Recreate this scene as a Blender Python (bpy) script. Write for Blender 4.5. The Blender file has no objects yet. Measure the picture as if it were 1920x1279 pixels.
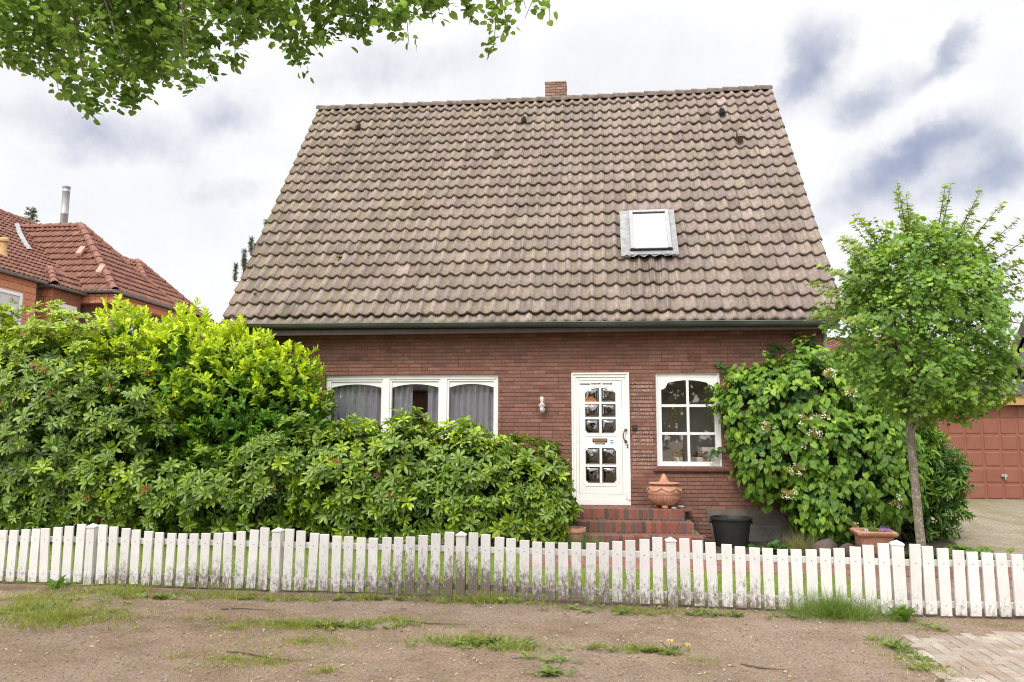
import bpy, math, random
import numpy as np
from mathutils import Matrix, Vector
S = bpy.context.scene
RNG = np.random.default_rng(11)
random.seed(5)
R = math.radians
# ---------------------------------------------------------------- camera
cam = bpy.data.cameras.new("camera"); camo = bpy.data.objects.new("camera", cam); S.collection.objects.link(camo)
CY, CP, CR = R(-6.453), R(7.126), R(0.188)
_F = Vector((math.sin(CY)*math.cos(CP), math.cos(CY)*math.cos(CP), math.sin(CP)))
_X = Vector((math.cos(CY), -math.sin(CY), 0)); _U = _X.cross(_F)
_X2 = math.cos(CR)*_X + math.sin(CR)*_U; _U2 = -math.sin(CR)*_X + math.cos(CR)*_U
camo.matrix_world = Matrix(((_X2.x, _U2.x, -_F.x, 5.015), (_X2.y, _U2.y, -_F.y, -12.602), (_X2.z, _U2.z, -_F.z, 1.074), (0, 0, 0, 1)))
cam.sensor_width = 36; cam.lens = 1441.7/1920*36; cam.clip_end = 3000; cam.clip_start = .05
S.camera = camo
# ---------------------------------------------------------------- light
SUN_EL, SUN_AZ = R(50), R(200)          # azimuth clockwise from +y: behind the camera, a little left
W = bpy.data.worlds.new("World"); S.world = W; W.use_nodes = True
def build_world():
    nt = W.node_tree; N = nt.nodes; L = nt.links; N.clear()
    out = N.new('ShaderNodeOutputWorld'); bg = N.new('ShaderNodeBackground'); L.new(bg.outputs[0], out.inputs[0])
    sky = N.new('ShaderNodeTexSky'); sky.sky_type = 'NISHITA'; sky.sun_disc = False
    sky.sun_elevation = SUN_EL; sky.sun_rotation = SUN_AZ
    tc = N.new('ShaderNodeTexCoord')
    sx = N.new('ShaderNodeSeparateXYZ'); L.new(tc.outputs['Generated'], sx.inputs[0])
    def M(op, a, b=None, c=None):
        n = N.new('ShaderNodeMath'); n.operation = op
        for i, v in enumerate((a, b, c)):
            if v is None: continue
            if isinstance(v, (int, float)): n.inputs[i].default_value = v
            else: L.new(v, n.inputs[i])
        return n.outputs[0]
    def noise(scale, detail, rough, vec=None, dist=0):
        n = N.new('ShaderNodeTexNoise'); n.inputs['Scale'].default_value = scale; n.inputs['Detail'].default_value = detail
        n.inputs['Roughness'].default_value = rough; n.inputs['Distortion'].default_value = dist
        L.new(vec or tc.outputs['Generated'], n.inputs['Vector']); return n
    az0 = M('ARCTAN2', sx.outputs[0], sx.outputs[1]); el0 = M('ARCSINE', sx.outputs[2])
    nw = noise(11, 7, .62); sn = N.new('ShaderNodeSeparateXYZ'); L.new(nw.outputs['Color'], sn.inputs[0])
    az = M('ADD', az0, M('MULTIPLY', M('SUBTRACT', sn.outputs[0], .5), .11))
    el = M('ADD', el0, M('MULTIPLY', M('SUBTRACT', sn.outputs[1], .5), .07))
    dark = None
    # bodies of grey cloud: azimuth, elevation, half widths, tilt, weight
    for a, e, wa, we, tilt, k in [(.372, .312, .080, .026, .42, 1.05), (.395, .335, .050, .020, .3, .6), (.415, .335, .035, .012, .1, .4), (.277, .440, .030, .042, -.25, .85), (.262, .415, .050, .020, .75, .7), (.350, .394, .045, .017, .30, .78),
                                  (.425, .424, .024, .010, .75, .8), (.415, .405, .035, .010, .4, .35), (.478, .300, .03, .035, .4, .75), (.44, .277, .06, .018, .2, .55),
                                  (-.484, .384, .045, .022, .1, .42), (-.64, .346, .10, .022, .1, .32), (-.585, .33, .08, .022, .2, .26), (-.30, .455, .14, .03, .2, .26), (-.46, .30, .07, .015, .2, .24),
                                  (.9, .4, .2, .06, .2, .7), (1.4, .5, .25, .08, .1, .6), (-1.2, .4, .3, .07, .1, .5), (2.4, .5, .3, .1, .1, .6), (-2.4, .45, .3, .1, .1, .6)]:
        da, de = M('SUBTRACT', az, a), M('SUBTRACT', el, e)
        c, s = math.cos(tilt), math.sin(tilt)
        u = M('ADD', M('MULTIPLY', da, c/wa), M('MULTIPLY', de, s/wa)); v = M('ADD', M('MULTIPLY', da, -s/we), M('MULTIPLY', de, c/we))
        g = M('MULTIPLY', M('EXPONENT', M('MULTIPLY', M('ADD', M('MULTIPLY', u, u), M('MULTIPLY', v, v)), -1.0)), k)
        dark = g if dark is None else M('ADD', dark, g)
    fine = noise(13, 10, .66, dist=.25); soft = noise(3.2, 6, .55, dist=.3)
    body = M('ADD', dark, M('MULTIPLY', M('SUBTRACT', fine.outputs[0], .5), M('MULTIPLY', M('MINIMUM', dark, .5), 2.6)))
    body = M('MULTIPLY', M('SUBTRACT', 1.0, M('EXPONENT', M('MULTIPLY', M('MAXIMUM', M('SUBTRACT', body, .06), 0), -1.25))), M('ADD', .72, M('MULTIPLY', soft.outputs[0], .62)))
    veil = M('MAXIMUM', M('SUBTRACT', M('ADD', M('MULTIPLY', soft.outputs[0], .75), M('MULTIPLY', fine.outputs[0], .25)), .47), 0)
    dark = M('MINIMUM', M('ADD', body, M('MULTIPLY', veil, .95)), 1)
    mix = N.new('ShaderNodeMix'); mix.data_type = 'RGBA'
    L.new(dark, mix.inputs['Factor']); mix.inputs['A'].default_value = (1.03, 1.02, 1.02, 1); mix.inputs['B'].default_value = (.33, .375, .54, 1)
    # an overcast sky is about three times as bright overhead as at the horizon
    gain = M('ADD', 1.0, M('MULTIPLY', M('POWER', M('MAXIMUM', M('SUBTRACT', sx.outputs[2], .46), 0), 1.0), ZEN))
    # plus an unseen glow round the hidden sun, behind the camera, added to light the facade
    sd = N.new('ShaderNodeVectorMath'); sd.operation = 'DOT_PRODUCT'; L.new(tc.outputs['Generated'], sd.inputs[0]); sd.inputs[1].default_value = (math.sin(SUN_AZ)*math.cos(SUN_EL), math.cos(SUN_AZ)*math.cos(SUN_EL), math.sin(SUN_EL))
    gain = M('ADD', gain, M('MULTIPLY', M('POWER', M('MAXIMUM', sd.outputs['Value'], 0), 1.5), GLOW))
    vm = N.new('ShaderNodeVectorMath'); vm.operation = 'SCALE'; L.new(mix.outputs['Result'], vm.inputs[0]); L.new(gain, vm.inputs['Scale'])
    m2 = N.new('ShaderNodeMix'); m2.data_type = 'RGBA'; m2.inputs['Factor'].default_value = .9
    sc = N.new('ShaderNodeVectorMath'); sc.operation = 'SCALE'; L.new(sky.outputs[0], sc.inputs[0]); sc.inputs['Scale'].default_value = .12
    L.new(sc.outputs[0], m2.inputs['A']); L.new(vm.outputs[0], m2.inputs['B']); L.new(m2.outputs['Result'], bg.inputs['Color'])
    bg.inputs['Strength'].default_value = 1.0
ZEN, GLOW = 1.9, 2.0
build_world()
sun = bpy.data.lights.new("sun", 'SUN'); sun.energy = 2.0; sun.angle = R(16); sun.color = (1, .93, .82)
suno = bpy.data.objects.new("sun", sun); S.collection.objects.link(suno)
suno.rotation_euler = Vector((-math.sin(SUN_AZ)*math.cos(SUN_EL), -math.cos(SUN_AZ)*math.cos(SUN_EL), -math.sin(SUN_EL))).to_track_quat('-Z', 'Y').to_euler()
S.view_settings.view_transform = 'Standard'; S.view_settings.look = 'None'; S.view_settings.gamma = 1
S.view_settings.exposure = 0.08
S.render.engine = 'CYCLES'
S.cycles.max_bounces = 8; S.cycles.transparent_max_bounces = 12; S.cycles.diffuse_bounces = 3; S.cycles.glossy_bounces = 3; S.cycles.transmission_bounces = 5
S.cycles.use_denoising = True; S.cycles.filter_width = 1.1

# ---------------------------------------------------------------- helpers
COL = S.collection
def link(o, parent=None):
    COL.objects.link(o)
    if parent is not None: o.parent = parent
    return o
def tag(o, label=None, cat=None, group=None, kind=None):
    if label: o['label'] = label
    if cat: o['category'] = cat
    if group: o['group'] = group
    if kind: o['kind'] = kind
    return o
def empty(name, loc=(0, 0, 0), label=None, cat=None, group=None, rotz=0):
    o = bpy.data.objects.new(name, None); o.location = loc; o.rotation_euler = (0, 0, rotz); o.empty_display_size = .1
    link(o); return tag(o, label, cat, group)
def fast_mesh(name, V, F, k, mat, parent=None, tint=None, uv=None, smooth=False):
    """V (n,3), F (m,k) equal-sized faces"""
    V = np.ascontiguousarray(V, np.float32); F = np.ascontiguousarray(F, np.int32)
    me = bpy.data.meshes.new(name)
    me.vertices.add(len(V)); me.vertices.foreach_set('co', V.ravel())
    me.loops.add(F.size); me.loops.foreach_set('vertex_index', F.ravel())
    me.polygons.add(len(F)); me.polygons.foreach_set('loop_start', np.arange(0, F.size, k, dtype=np.int32))
    if smooth: me.polygons.foreach_set('use_smooth', np.ones(len(F), bool))
    if tint is not None:
        a = me.attributes.new('tint', 'FLOAT_COLOR', 'POINT'); c = np.ones((len(V), 4), np.float32); c[:, :3] = tint; a.data.foreach_set('color', c.ravel())
    if uv is not None:
        l = me.uv_layers.new(name='UVMap'); l.data.foreach_set('uv', np.ascontiguousarray(uv, np.float32)[F.ravel()].ravel())
    me.update(calc_edges=True); me.validate()
    o = bpy.data.objects.new(name, me); me.materials.append(mat); return link(o, parent)
class MB:
    def __init__(s): s.v = []; s.f = []; s.c = []; s.n = 0; s.col = (1, 1, 1)
    def add(s, vs, fs):
        b = len(s.v); s.v += [tuple(p) for p in vs]; s.f += [tuple(b+i for i in f) for f in fs]; s.c += [s.col]*len(vs); return s
    def box(s, x0, x1, y0, y1, z0, z1, bev=0):
        if bev <= 0:
            v = [(x0,y0,z0),(x1,y0,z0),(x1,y1,z0),(x0,y1,z0),(x0,y0,z1),(x1,y0,z1),(x1,y1,z1),(x0,y1,z1)]
            return s.add(v, [(0,3,2,1),(4,5,6,7),(0,1,5,4),(1,2,6,5),(2,3,7,6),(3,0,4,7)])
        b = bev; v = []
        for z, i in ((z0, b), (z0+b, 0), (z1-b, 0), (z1, b)):
            v += [(x0+i,y0+i,z),(x1-i,y0+i,z),(x1-i,y1-i,z),(x0+i,y1-i,z)]
        f = [(3,2,1,0),(12,13,14,15)]
        for k in range(3):
            for j in range(4):
                a = 4*k+j; c = 4*k+(j+1) % 4; f.append((a, c, c+4, a+4))
        return s.add(v, f)
    def lathe(s, prof, c=(0,0,0), n=32, fl=0, flr=None):
        m = len(prof); v = []
        for r, z in prof:
            for k in range(n):
                a = 2*math.pi*k/n; rr = r
                if flr and flr[0] < z < flr[1]: rr = r*(1+fl*abs(math.cos(a*flr[2]/2)))
                v.append((c[0]+rr*math.cos(a), c[1]+rr*math.sin(a), c[2]+z))
        f = [(i*n+k, i*n+(k+1) % n, (i+1)*n+(k+1) % n, (i+1)*n+k) for i in range(m-1) for k in range(n)]
        f += [tuple(reversed(range(n))), tuple((m-1)*n+k for k in range(n))]
        return s.add(v, f)
    def tube(s, pts, rad, n=8, cap=True):
        pts = [Vector(p) for p in pts]; rad = rad if isinstance(rad, (list, tuple)) else [rad]*len(pts)
        v = []; ref = None
        for i, p in enumerate(pts):
            d = (pts[min(i+1, len(pts)-1)] - pts[max(i-1, 0)]).normalized()
            if ref is None: ref = d.orthogonal().normalized()
            ref = (ref - d*ref.dot(d)).normalized(); b = d.cross(ref)
            for k in range(n):
                a = 2*math.pi*k/n; v.append(p + (ref*math.cos(a) + b*math.sin(a))*rad[i])
        f = [(i*n+k, i*n+(k+1) % n, (i+1)*n+(k+1) % n, (i+1)*n+k) for i in range(len(pts)-1) for k in range(n)]
        if cap: f += [tuple(reversed(range(n))), tuple((len(pts)-1)*n+k for k in range(n))]
        return s.add(v, f)
    def prism(s, poly, y0, y1):      # poly in (x,z), extruded along y, first point order counter-clockwise seen from -y
        n = len(poly); v = [(x, y0, z) for x, z in poly] + [(x, y1, z) for x, z in poly]
        f = [tuple(range(n)), tuple(reversed(range(n, 2*n)))] + [(i, i+n, (i+1) % n+n, (i+1) % n) for i in range(n)]
        return s.add(v, f)
    def build(s, name, mat, parent=None, smooth=False, tint=False, bevel=0):
        me = bpy.data.meshes.new(name); me.from_pydata(s.v, [], s.f); me.materials.append(mat)
        if tint:
            a = me.attributes.new('tint', 'FLOAT_COLOR', 'POINT'); c = np.ones((len(s.v), 4), np.float32); c[:, :3] = s.c; a.data.foreach_set('color', c.ravel())
        if smooth: me.polygons.foreach_set('use_smooth', np.ones(len(me.polygons), bool))
        me.update(); o = bpy.data.objects.new(name, me)
        if smooth:
            me.set_sharp_from_angle(angle=R(42))
        if bevel:
            m = o.modifiers.new('edge', 'BEVEL'); m.width = bevel; m.segments = 2; m.limit_method = 'ANGLE'
        return link(o, parent)
# ---------------------------------------------------------------- materials
def lin(c):
    return tuple(((x/255/12.92) if x/255 <= .04045 else ((x/255+.055)/1.055)**2.4) for x in c)
class NT:
    def __init__(s, name):
        s.m = bpy.data.materials.new(name); s.m.use_nodes = True; s.t = s.m.node_tree; s.N = s.t.nodes; s.L = s.t.links
        s.b = s.N['Principled BSDF']; s.out = s.N['Material Output']; s.tc = s.N.new('ShaderNodeTexCoord')
    def set(s, **k):
        for n, v in k.items():
            i = s.b.inputs[n.replace('_', ' ')]
            if isinstance(v, (int, float, tuple)): i.default_value = v if not isinstance(v, tuple) else (v+(1,) if len(v) == 3 else v)
            else: s.L.new(v, i)
        return s
    def noise(s, scale, detail=5, rough=.55, co='Object', stretch=None, dist=0, vec=None):
        n = s.N.new('ShaderNodeTexNoise'); n.inputs['Scale'].default_value = scale; n.inputs['Detail'].default_value = detail; n.inputs['Roughness'].default_value = rough; n.inputs['Distortion'].default_value = dist
        v = vec or s.tc.outputs[co]
        if stretch:
            mp = s.N.new('ShaderNodeMapping'); mp.inputs['Scale'].default_value = stretch; s.L.new(v, mp.inputs[0]); v = mp.outputs[0]
        s.L.new(v, n.inputs['Vector']); return n.outputs[0]
    def ramp(s, f, stops):
        r = s.N.new('ShaderNodeValToRGB'); s.L.new(f, r.inputs[0]); e = r.color_ramp.elements
        while len(e) < len(stops): e.new(.5)
        for el, (p, c) in zip(e, stops):
            el.position = p; el.color = (c, c, c, 1) if isinstance(c, (int, float)) else (tuple(c)+(1,))
        return r.outputs[0]
    def mix(s, f, a, b, mode='MIX'):
        m = s.N.new('ShaderNodeMix'); m.data_type = 'RGBA'; m.blend_type = mode; m.clamp_factor = True
        for sock, v in (('Factor', f), ('A', a), ('B', b)):
            if isinstance(v, (int, float)) and sock == 'Factor': m.inputs[sock].default_value = v
            elif isinstance(v, (int, float)): m.inputs[sock].default_value = (v, v, v, 1)
            elif isinstance(v, tuple): m.inputs[sock].default_value = v if len(v) == 4 else v+(1,)
            else: s.L.new(v, m.inputs[sock])
        return m.outputs['Result']
    def math(s, op, a, b=None):
        n = s.N.new('ShaderNodeMath'); n.operation = op
        for i, v in enumerate((a, b)):
            if v is None: continue
            if isinstance(v, (int, float)): n.inputs[i].default_value = v
            else: s.L.new(v, n.inputs[i])
        return n.outputs[0]
    def sep(s, v):
        n = s.N.new('ShaderNodeSeparateXYZ'); s.L.new(v, n.inputs[0]); return n.outputs
    def attr(s, name='tint'):
        n = s.N.new('ShaderNodeAttribute'); n.attribute_name = name; return n.outputs['Color']
    def fresnel(s, ior):
        g = s.N.new('ShaderNodeNewGeometry'); f = s.N.new('ShaderNodeFresnel'); s.L.new(s.math('ADD', ior, s.math('MULTIPLY', g.outputs['Backfacing'], 1/ior-ior)), f.inputs[0]); return f
    def bump(s, h, strength=.4, dist=.01):
        n = s.N.new('ShaderNodeBump'); n.inputs['Strength'].default_value = strength; n.inputs['Distance'].default_value = dist
        s.L.new(h, n.inputs['Height']); s.L.new(n.outputs[0], s.b.inputs['Normal']); return s
MAT = {}
def simple(name, col, rough=.6, var=.15, scale=8, metal=0, bump=0, spec=.5):
    t = NT(name); n = t.noise(scale, 6, .6); lo = tuple(c*(1-var) for c in col); hi = tuple(min(1, c*(1+var)) for c in col)
    t.set(Base_Color=t.ramp(n, [(.3, lo), (.7, hi)]), Roughness=rough, Metallic=metal, Specular_IOR_Level=spec)
    if bump: t.bump(t.noise(scale*6, 6, .6), bump, .004)
    MAT[name] = t.m; return t.m
def leaf_mat(name, rough=.4, trans=.3, tcol=1.5, spec=.5, warm=1.0):
    t = NT(name); a = t.attr(); n = t.noise(40, 3, .5); col = t.mix(.5, a, t.mix(1.0, a, t.ramp(n, [(.3, .75), (.7, 1.25)]), 'MULTIPLY'))
    t.set(Base_Color=col, Roughness=rough, Specular_IOR_Level=spec)
    tr = t.N.new('ShaderNodeBsdfTranslucent'); tcn = t.mix(1.0, col, (tcol*warm, tcol, tcol*.45), 'MULTIPLY'); t.L.new(tcn, tr.inputs[0])
    ms = t.N.new('ShaderNodeMixShader'); ms.inputs[0].default_value = trans; t.L.new(t.b.outputs[0], ms.inputs[1]); t.L.new(tr.outputs[0], ms.inputs[2]); t.L.new(ms.outputs[0], t.out.inputs[0])
    MAT[name] = t.m; return t.m
def build_materials():
    leaf_mat('leaf_glossy', .33, .13, 1.8, .4); leaf_mat('leaf_soft', .5, .3, 1.7, .35); leaf_mat('leaf_thin', .6, .62, 2.3, .2); leaf_mat('grass_blade', .6, .3, 1.5, .2)
    t = NT('bark'); n = t.noise(20, 8, .7, stretch=(1, 1, .4)); sp = t.noise(38, 5, .6)
    t.set(Base_Color=t.mix(t.ramp(sp, [(.55, 0.), (.66, .8)]), t.ramp(n, [(.25, (.085, .065, .046)), (.6, (.20, .165, .125)), (.8, (.30, .26, .21))]), (.42, .40, .34)), Roughness=.9); t.bump(n, .7, .01); MAT['bark'] = t.m
    simple('twig', (.085, .06, .04), .85, .3, 20)
    # white painted timber of the fence with mould and mud creeping up from the soil
    t = NT('fence_paint'); o = t.sep(t.tc.outputs['Object']); g = t.N.new('ShaderNodeNewGeometry'); wp = t.sep(g.outputs['Position'])
    hgt = t.math('MULTIPLY', t.math('ADD', wp[2], .55), 1/.62)
    st = t.noise(30, 9, .75, stretch=(1.2, 1.2, .6), vec=g.outputs['Position']); big = t.noise(1.1, 3, .5, vec=g.outputs['Position']); sp = t.noise(120, 5, .7, vec=g.outputs['Position'])
    oi = t.N.new('ShaderNodeObjectInfo'); zone = t.math('ADD', t.math('MULTIPLY', t.math('SUBTRACT', oi.outputs['Random'], .5), .26), t.math('ADD', t.math('MULTIPLY', t.math('ABSOLUTE', t.math('SUBTRACT', wp[0], 3.4)), .13), t.math('MULTIPLY', t.math('SUBTRACT', .5, big), 1.0)))
    k = t.math('SUBTRACT', t.math('ADD', 1.10, t.math('MULTIPLY', t.math('SUBTRACT', st, .5), 2.6)), t.math('ADD', t.math('MULTIPLY', hgt, 1.25), zone))
    thin = t.ramp(st, [(.60, 0.), (.72, .55)])
    d = t.math('MULTIPLY', t.ramp(k, [(.12, 0.), (.85, 1.)]), t.ramp(t.math('ADD', t.math('MULTIPLY', sp, .6), t.math('MULTIPLY', k, .5)), [(.36, .12), (.62, 1.)]))
    dirt = t.ramp(sp, [(.3, (.10, .075, .055)), (.7, (.25, .20, .155))])
    white = t.ramp(t.noise(6, 4, .5, vec=g.outputs['Position']), [(.3, (.655, .64, .615)), (.7, (.745, .73, .705))])
    c = t.mix(t.math('MULTIPLY', thin, t.math('SUBTRACT', 1.15, t.math('MULTIPLY', t.math('ABSOLUTE', t.math('SUBTRACT', wp[0], 3.4)), .2))), white, (.34, .31, .27)); c = t.mix(d, c, dirt); c = t.mix(1.0, c, t.ramp(oi.outputs['Random'], [(0, .92), (1, 1.0)]), 'MULTIPLY'); c = t.mix(1.0, c, t.ramp(t.noise(9, 6, .7, co='Object', stretch=(14, 14, 1)), [(.3, .86), (.6, 1.0)]), 'MULTIPLY')
    for zn_ in (.108, .481):
        rr_ = t.math('ADD', t.math('POWER', o[0], 2), t.math('POWER', t.math('SUBTRACT', o[2], zn_), 2)); c = t.mix(t.ramp(t.math('MULTIPLY', rr_, 20000), [(.5, .85), (.9, 0.)]), c, (.16, .10, .07))
    t.set(Base_Color=c, Roughness=.62); t.bump(st, .25, .004); MAT['fence_paint'] = t.m
    t = NT('brick'); n = t.noise(30, 6, .65); n2 = t.noise(2.2, 4, .5); a = t.attr()
    c = t.mix(1.0, a, t.ramp(n, [(.25, .72), (.5, 1.), (.78, 1.3)]), 'MULTIPLY'); c = t.mix(t.ramp(n2, [(.45, 0.), (.75, .35)]), c, (.16, .10, .085)); t.set(Base_Color=c, Roughness=.85, Specular_IOR_Level=.3); t.bump(t.noise(70, 6, .7), .5, .005); MAT['brick'] = t.m
    simple('mortar', (.14, .095, .076), .95, .3, 25, bump=.5)
    simple('step_joint', (.15, .135, .11), .95, .3, 25, bump=.5)
    # brick as a texture for walls seen only at an edge
    def bricktex(name, c1, c2, mo, bw, rh, ms, yz=False):
        t = NT(name); mp = t.N.new('ShaderNodeMapping'); mp.inputs['Rotation'].default_value = (R(90), 0, R(90) if yz else 0); t.L.new(t.tc.outputs['Object'], mp.inputs[0])
        b = t.N.new('ShaderNodeTexBrick'); t.L.new(mp.outputs[0], b.inputs['Vector']); b.inputs['Color1'].default_value = c1+(1,); b.inputs['Color2'].default_value = c2+(1,); b.inputs['Mortar'].default_value = mo+(1,)
        b.inputs['Scale'].default_value = 1; b.inputs['Brick Width'].default_value = bw; b.inputs['Row Height'].default_value = rh; b.inputs['Mortar Size'].default_value = ms
        t.set(Base_Color=t.mix(1.0, b.outputs[0], t.ramp(t.noise(9, 6, .6), [(.25, .75), (.75, 1.25)]), 'MULTIPLY'), Roughness=.9); t.bump(b.outputs['Fac'], -.5, .006); MAT[name] = t.m
    bricktex('brick_side', (.21, .085, .06), (.15, .065, .05), (.12, .1, .085), .215, .0615, .005, True)
    bricktex('brick_far', (.27, .12, .085), (.2, .09, .07), (.2, .17, .15), .22, .075, .01)
    bricktex('brick_far_side', (.27, .12, .085), (.2, .09, .07), (.2, .17, .15), .22, .075, .01, True)
    bricktex('cladding', (.56, .24, .125), (.50, .215, .115), (.24, .10, .06), .21, .23, .012)
    bricktex('cladding_side', (.56, .24, .125), (.50, .215, .115), (.24, .10, .06), .21, .23, .012, True)
    bricktex('slate', (.10, .105, .12), (.14, .145, .16), (.045, .045, .05), .3, .24, .008)
    # concrete roof tiles: u across the tile, v up the slope, one unit per tile
    def tile(name, base, pale, algae, alg, spot, sepv=0):
        t = NT(name); a = t.attr(); u = t.sep(t.tc.outputs['UV'])
        fx = t.math('FRACT', u[0]); fy = t.math('FRACT', u[1])
        streak = t.noise(1.0, 7, .65, co='UV', stretch=(3.2, .38, 1)); fine = t.noise(4.5, 7, .7, co='UV'); big = t.noise(.16, 4, .55, co='UV'); sp = t.noise(5.5, 3, .5, co='UV')
        c = t.mix(t.ramp(fine, [(.3, 0.), (.72, 1.)]), base, pale)
        pan = t.math('SUBTRACT', 1.0, t.math('MULTIPLY', t.math('ABSOLUTE', t.math('SUBTRACT', fx, .3)), 2.6))
        am = t.math('MULTIPLY', t.math('MAXIMUM', pan, 0.), t.ramp(t.math('ADD', t.math('MULTIPLY', streak, .6), t.math('ADD', t.math('MULTIPLY', big, .5), t.math('MULTIPLY', t.math('SUBTRACT', 22., u[0]), .0042))), [(.44, 0.), (.70, 1.)]))
        c = t.mix(t.math('MULTIPLY', am, alg), c, algae)
        c = t.mix(t.ramp(streak, [(.30, .75), (.47, 0.)]), c, tuple(x*.45 for x in base)); c = t.mix(t.ramp(t.noise(1.3, 6, .7, co='UV', stretch=(2.6, .5, 1)), [(.58, 0.), (.72, .5)]), c, tuple(min(1, x*1.35) for x in pale))
        c = t.mix(t.ramp(sp, [(.70, 0.), (.735, spot)]), c, (.045, .04, .03)); c = t.mix(t.ramp(t.noise(7, 2, .4, co='UV', stretch=(1.2, 1.2, 1)), [(.72, 0.), (.76, .45)]), c, (.42, .39, .33))
        if spot > .9:
            hx = t.math('MAXIMUM', t.math('SUBTRACT', 1.0, t.math('MULTIPLY', t.math('ABSOLUTE', t.math('SUBTRACT', u[0], 35.9)), .34)), 0.); hy = t.math('MULTIPLY', t.math('LESS_THAN', u[1], 5.), t.math('MAXIMUM', t.math('MULTIPLY', t.math('SUBTRACT', u[1], .5), .24), 0.))
            run = t.noise(1., 6, .7, co='UV', stretch=(5, .25, 1)); hm = t.math('MULTIPLY', hx, hy)
            c = t.mix(t.math('MULTIPLY', t.ramp(run, [(.42, 0.), (.6, 1.)]), hm), c, (.045, .036, .032)); c = t.mix(t.math('MULTIPLY', t.ramp(run, [(.34, 1.), (.45, 0.)]), t.math('MULTIPLY', hm, .9)), c, (.40, .35, .32))
        c = t.mix(1.0, c, a, 'MULTIPLY'); t.set(Base_Color=c, Roughness=.88, Specular_IOR_Level=.3); t.bump(fine, .45, .006); MAT[name] = t.m
    tile('roof_tile', (.155, .120, .101), (.305, .250, .217), (.140, .122, .058), .9, .95)
    tile('red_tile', (.150, .066, .047), (.25, .118, .086), (.17, .09, .05), .45, .5)
    simple('ridge_tile', (.13, .10, .08), .9, .6, 7, bump=.6); simple('red_ridge', (.22, .10, .072), .9, .35, 10, bump=.5)
    t = NT('zinc'); n = t.noise(5, 6, .6, stretch=(.4, 1, 1)); t.set(Base_Color=t.ramp(n, [(.3, (.055, .07, .06)), (.55, (.085, .10, .09)), (.8, (.13, .14, .13))]), Roughness=.5, Metallic=.35); MAT['zinc'] = t.m
    simple('zinc_grey', (.27, .28, .29), .45, .2, 6, .5); simple('steel', (.36, .36, .37), .5, .15, 3, .6); simple('lead', (.27, .275, .28), .75, .3, 9, 0, bump=.2, spec=.2)
    simple('white_plastic', (.80, .795, .78), .35, .03, 4); simple('white_door', (.80, .785, .745), .4, .04, 5); simple('valance', (.74, .76, .71), .45, .03, 5)
    simple('seal', (.02, .02, .02), .5); simple('interior', (.38, .35, .32), .9, .08, 2); simple('interior_floor', (.2, .15, .1), .6, .2, 3); simple('white_board', (.8, .77, .72), .5, .06, 3)
    t = NT('glass'); gl = t.N.new('ShaderNodeBsdfGlossy'); gl.inputs['Roughness'].default_value = .015; tr = t.N.new('ShaderNodeBsdfTransparent'); tr.inputs[0].default_value = (.95, .96, .95, 1)
    fr = t.fresnel(1.6); ms = t.N.new('ShaderNodeMixShader'); t.L.new(t.math('ADD', t.math('MULTIPLY', fr.outputs[0], 1.2), .04), ms.inputs[0]); t.L.new(tr.outputs[0], ms.inputs[1]); t.L.new(gl.outputs[0], ms.inputs[2]); t.L.new(ms.outputs[0], t.out.inputs[0]); MAT['glass'] = t.m
    t = NT('bulb_glass'); gl = t.N.new('ShaderNodeBsdfGlossy'); gl.inputs['Roughness'].default_value = .02; tr = t.N.new('ShaderNodeBsdfTransparent'); fr = t.fresnel(1.45); ms = t.N.new('ShaderNodeMixShader'); t.L.new(t.math('ADD', t.math('MULTIPLY', fr.outputs[0], .8), .03), ms.inputs[0]); t.L.new(tr.outputs[0], ms.inputs[1]); t.L.new(gl.outputs[0], ms.inputs[2]); t.L.new(ms.outputs[0], t.out.inputs[0]); MAT['bulb_glass'] = t.m
    t = NT('bullseye_glass'); gl = t.N.new('ShaderNodeBsdfGlossy'); gl.inputs['Roughness'].default_value = .03; tr = t.N.new('ShaderNodeBsdfTransparent'); tr.inputs[0].default_value = (.72, .66, .56, 1); fr = t.fresnel(1.7); ms = t.N.new('ShaderNodeMixShader'); t.L.new(t.math('ADD', t.math('MULTIPLY', fr.outputs[0], 1.7), .1), ms.inputs[0]); t.L.new(tr.outputs[0], ms.inputs[1]); t.L.new(gl.outputs[0], ms.inputs[2]); t.L.new(ms.outputs[0], t.out.inputs[0]); MAT['bullseye_glass'] = t.m
    t = NT('skylight_glass'); t.set(Base_Color=(.86, .87, .88), Roughness=.06, Specular_IOR_Level=.8); t.set(Base_Color=t.ramp(t.noise(3, 3, .5), [(.3, (.5, .505, .51)), (.7, (.56, .565, .57))])); MAT['skylight_glass'] = t.m
    simple('brass', (.42, .28, .10), .35, .2, 12, .9); simple('bronze', (.13, .10, .075), .4, .3, 20, .7); simple('sticker_dark', (.07, .065, .07), .5, .1, 10); simple('sticker_blue', (.02, .24, .55), .4, .05, 5); simple('white_print', (.68, .68, .67), .5, .03, 5)
    t = NT('chalk'); t.set(Base_Color=(.74, .66, .60), Roughness=.95); n = t.noise(55, 4, .6); tr = t.N.new('ShaderNodeBsdfTransparent'); ms = t.N.new('ShaderNodeMixShader'); t.L.new(t.ramp(n, [(.40, .12), (.66, .72)]), ms.inputs[0]); t.L.new(tr.outputs[0], ms.inputs[1]); t.L.new(t.b.outputs[0], ms.inputs[2]); t.L.new(ms.outputs[0], t.out.inputs[0]); MAT['chalk'] = t.m
    simple('sill_tile', (.13, .055, .045), .35, .2, 9); simple('plinth_render', (.15, .125, .108), .9, .25, 7, bump=.4); simple('grate', (.2, .2, .19), .6, .2, 20, .4); simple('black_plastic', (.018, .018, .018), .45, .2, 6)
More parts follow.
